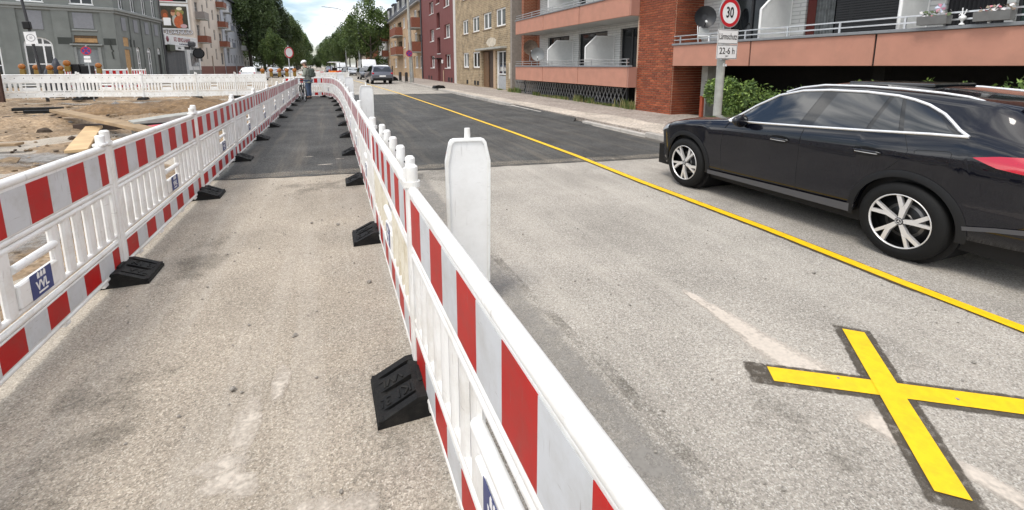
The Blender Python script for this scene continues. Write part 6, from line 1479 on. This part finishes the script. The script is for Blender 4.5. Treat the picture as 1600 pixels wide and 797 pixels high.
MB().box(-.6,-.6,2.05,.6,.6,2.15,0,.03).build('canopy',WHITEC,t); MB().tube([(-.5,-.5,1.1),(-.5,-.5,2.06)],.03,6).tube([(.5,-.5,1.1),(.5,-.5,2.06)],.03,6).build('canopy_post',BLACKP,t); MB().box(-.25,-.35,1.15,.25,.1,1.5,0,.03).build('seat',BLACKP,t)
# ------------------------------------------------------------------ person and bicycle
SKIN=mat('skin',(.45,.25,.17),.5); JACK=mat('sage_jacket',(.23,.245,.20),.85,var=.15,vscale=6,bump=.3,bscale=25); JEAN=mat('blue_jeans',(.075,.11,.18),.85,var=.2,vscale=8); SHOE=mat('dark_shoe',(.03,.028,.026),.6); HELM=mat('white_helmet',(.72,.73,.74),.35); PACK=mat('dark_green_backpack',(.06,.075,.06),.8,var=.2); HAIRM=mat('grey_brown_hair',(.10,.065,.045),.8)
def skinned(name,verts,edges,radii,m,parent,root=0,sub=2):
    me=bpy.data.meshes.new(name); me.from_pydata(verts,edges,[]); me.materials.append(m); o=link(name,me,parent)
    md=o.modifiers.new('skin','SKIN'); md.use_smooth_shade=True
    for i,r in enumerate(radii): sv=me.skin_vertices[0].data[i]; rr_=r if isinstance(r,tuple) else (r,r); sv.radius=rr_; sv.use_root=(i==root)
    ms=o.modifiers.new('sub','SUBSURF'); ms.levels=sub; ms.render_levels=sub
    dg=bpy.context.evaluated_depsgraph_get(); dg.update(); m2=bpy.data.meshes.new_from_object(o.evaluated_get(dg)); o.modifiers.clear(); o.data=m2; m2.name=name
    for p in m2.polygons: p.use_smooth=True
    return o
class Sk:
    def __init__(s): s.v=[];s.e=[];s.r=[]
    def p(s,co,r,par=None):
        s.v.append(co); s.r.append(r)
        if par is not None: s.e.append((par,len(s.v)-1))
        return len(s.v)-1
per=thing('person','person in white helmet and grey green jacket standing by a bicycle looking at a phone','person',(-1.15,26.3,0),R(62)); per.scale=(1.09,)*3
# local: faces +y ; height about 1.76, head bent forward
b_=Sk(); pel=b_.p((0,0,.95),(.15,.11)); wst=b_.p((0,.0,1.10),(.135,.105),pel); chs=b_.p((0,.02,1.30),(.165,.12),wst); nk=b_.p((0,.06,1.46),(.075,.07),chs); n2=b_.p((0,.10,1.53),.058,nk); hd=b_.p((0,.14,1.60),(.078,.092),n2); h2=b_.p((0,.155,1.68),(.075,.088),hd)
for s in(-1,1):
    hip=b_.p((s*.09,0,.88),.095,pel); kn=b_.p((s*.105,.03,.50),.062,hip); an=b_.p((s*.11,-.01,.10),.042,kn); b_.p((s*.12,.13,.04),.035,an)
    sh=b_.p((s*.18,.02,1.38),.07,chs); elb=b_.p((s*.23,.02,1.10),.048,sh); wr=b_.p((s*.09,.26,1.13),.034,elb); pm_=b_.p((s*.06,.33,1.145),(.036,.018),wr)
    for k,(dx,dy,l_) in enumerate([(.030,.05,1),(.010,.06,1.1),(-.010,.055,1.05),(-.028,.045,.85)]):
        f=b_.p((s*(.06+dx*.8),.37+dy*.3,1.155),.0095,pm_); b_.p((s*(.05+dx*.7),.37+dy*l_*.9,1.170),.0085,f)
    th=b_.p((s*.035,.33,1.165),.011,pm_); b_.p((s*.02,.37,1.18),.009,th)
body_=skinned('body',b_.v,b_.e,b_.r,SKIN,per)
j=Sk(); a0=j.p((0,0,.93),(.19,.15)); a1=j.p((0,.0,1.10),(.175,.14),a0); a2=j.p((0,.015,1.30),(.20,.15),a1); a3=j.p((0,.055,1.45),(.11,.10),a2)
aa=j.p((0,0,.78),(.20,.155),a0)
for s in(-1,1):
    q=j.p((s*.19,.02,1.37),.092,a2); q2=j.p((s*.245,.015,1.10),.072,q); j.p((s*.105,.235,1.13),.052,q2)
skinned('jacket',j.v,j.e,j.r,JACK,per)
j=Sk(); a0=j.p((0,0,.93),(.16,.12))
for s in(-1,1):
    q=j.p((s*.095,0,.84),.108,a0); q2=j.p((s*.11,.03,.50),.08,q); j.p((s*.115,-.005,.11),.066,q2)
skinned('jeans',j.v,j.e,j.r,JEAN,per)
for s in(-1,1):
    j=Sk(); q=j.p((s*.115,-.05,.05),.05); q2=j.p((s*.118,.06,.05),.05,q); j.p((s*.122,.17,.035),.038,q2); skinned('shoe',j.v,j.e,j.r,SHOE,per)
mb=MB(); bmx=bmesh.new(); bmesh.ops.create_uvsphere(bmx,u_segments=18,v_segments=12,radius=1)
for v in bmx.verts: v.co=Vector((.112*v.co.x,.148*v.co.y,.115*v.co.z if v.co.z>-.1 else -.0115))
mb.bm(bmx,0,True); bmx.free(); hm=mb.build('helmet',HELM,per); hm.location=(0,.165,1.715); hm.rotation_euler=(R(-24),0,0)
for i in range(4):
    mb=MB(); x=-.06+.04*i; mb.tube([(x,-.10,.065-.02*abs(x)*10),(x,0,.115-abs(x)*.35),(x,.1,.07-.02*abs(x)*10)],.008,6); mb.build('helmet_vent',BLACKP,hm)
mb=MB(); mb.tube([(-.09,.03,-.02),(-.06,.06,-.13),(0,.07,-.155),(.06,.06,-.13),(.09,.03,-.02)],.007,5); mb.build('chin_strap',BLACKP,hm)
mb=MB(); mb.box(-.075,.04,1.56,.075,.10,1.70,0,.03); mb.build('hair',HAIRM,per)
# face features: eyes, nose, mouth, ears, carried by the tilted head
for s in(-1,1):
    MB().lathe([(0,.008),(.009,.004),(.011,0)],8,0,T(s*.03,.236,1.655)@FRONT@Matrix.Rotation(R(180),4,'X')).build('eye',BLACKP,per)
    mb=MB(); mb.tube([(s*.078,.14,1.66),(s*.092,.135,1.645),(s*.08,.14,1.615)],.012,6); mb.build('ear',SKIN,per)
mb=MB(); mb.tube([(0,.236,1.65),(0,.262,1.615),(0,.243,1.605)],[.010,.015,.010],6); mb.build('nose',SKIN,per)
mb=MB(); mb.tube([(-.026,.222,1.575),(0,.232,1.575),(.026,.222,1.575)],.006,5); mb.build('mouth',mat('lip',(.35,.13,.11),.5),per)
mb=MB(); mb.box(-.15,-.30,1.02,.15,-.13,1.45,0,.06); bpk=mb.build('backpack',PACK,per); mb=MB()
for s in(-1,1): mb.tube([(s*.11,-.15,1.42),(s*.13,.0,1.50),(s*.13,.17,1.36),(s*.15,.12,1.15),(s*.13,-.15,1.08)],.018,6)
mb.build('shoulder_strap',BLACKP,bpk); MB().box(-.12,-.34,1.05,.12,-.295,1.25,0,.02).build('front_pocket',PACK,bpk)
ph_=tag(MB().box(-.036,-.075,-.005,.036,.075,.005,0,.003).build('phone',BLACKP),'dark phone held in both hands by the person with the bicycle','phone')
Mp=per.matrix_basis.copy(); pw=T(-1.15,26.3,0)@Matrix.Rotation(R(62),4,'Z')@Matrix.Scale(1.09,4)@T(0,.415,1.178)@Matrix.Rotation(R(25),4,'X'); ph_.matrix_basis=pw
# bicycle, front wheel towards the camera
bk_=thing('bicycle','dark city bicycle with fenders parked against the left barrier beside the person','bicycle',(-1.36,24.75,0),R(192)); bk_.scale=(1.06,)*3
BF=mat('dark_bicycle_frame',(.02,.02,.022),.35)
for yy in(-.52,.54):
    wo=MB().lathe([(.318+.017*math.cos(t*.785),.017*math.sin(t*.785)) for t in range(8)],30,0,T(0,yy,.335)@Matrix.Rotation(R(90),4,'Y'),True,True).build('wheel',TYRE,bk_)
    mb=MB(); mb.lathe([(.285,-.01),(.303,-.01),(.303,.01),(.285,.01)],30,0,T(0,yy,.335)@Matrix.Rotation(R(90),4,'Y'),False,True)
    for i in range(14): a=i*math.pi/7; mb.tube([(.02*(-1)**i,yy,.335),(0,yy+.29*math.cos(a),.335+.29*math.sin(a))],.0022,4)
    mb.build('rim',GALV,wo)
    mb=MB()
    for i in range(10):
        a=R(10+16*i); b2=R(10+16*(i+1)); mb.add([(-.028,yy+.36*math.cos(a),.335+.36*math.sin(a)),(.028,yy+.36*math.cos(a),.335+.36*math.sin(a)),(.028,yy+.36*math.cos(b2),.335+.36*math.sin(b2)),(-.028,yy+.36*math.cos(b2),.335+.36*math.sin(b2))],[(0,1,2,3)])
    mb.build('mudguard',BF,bk_,fix=False)
MB().tube([(0,-.06,.30),(0,.40,.80)],.02,8).tube([(0,-.06,.30),(0,-.20,.82)],.017,8).tube([(0,-.17,.72),(0,.38,.74)],.016,8).tube([(.03,-.52,.335),(0,-.19,.76)],.01,6).tube([(-.03,-.52,.335),(0,-.19,.76)],.01,6).tube([(.03,-.52,.335),(0,-.06,.3)],.011,6).build('frame',BF,bk_)
MB().tube([(.04,.54,.335),(.04,.42,.70),(0,.39,.80),(0,.35,1.02)],.013,8).tube([(-.04,.54,.335),(-.04,.42,.70),(0,.39,.80)],.013,8).build('fork',BF,bk_)
mb=MB(); mb.tube([(-.30,.20,1.06),(-.24,.32,1.06),(0,.36,1.03),(.24,.32,1.06),(.30,.20,1.06)],.012,8); hb=mb.build('handlebar',BF,bk_)
for s in(-1,1): MB().tube([(s*.302,.2,1.06),(s*.31,.09,1.055)],.017,8).build('grip',BLACKP,hb)
MB().box(-.07,-.32,.92,.07,-.06,.97,0,.02).build('saddle',BLACKP,bk_); MB().tube([(0,-.20,.8),(0,-.2,.93)],.013,6).build('seat_post',GALV,bk_)
MB().cyl((0,.46,.88),(0,.54,.88),.05,.04,12).build('headlight',GALV,bk_); MB().box(-.07,-.75,.70,.07,-.25,.73,0,.005).build('carrier',BF,bk_)
MB().cyl((-.03,-.06,.3),(.03,-.06,.3),.09,n=16).tube([(.06,-.06,.3),(.07,.0,.15)],.01,6).tube([(-.06,-.06,.3),(-.07,-.12,.45)],.01,6).build('crank',GALV,bk_)
MB().box(.04,.0,.12,.12,.1,.14).box(-.12,-.17,.44,-.04,-.07,.46).build('pedal',BLACKP,bk_)
MB().tube([(.02,-.3,.3),(.14,-.38,.0)],.009,6).build('kick_stand',GALV,bk_)
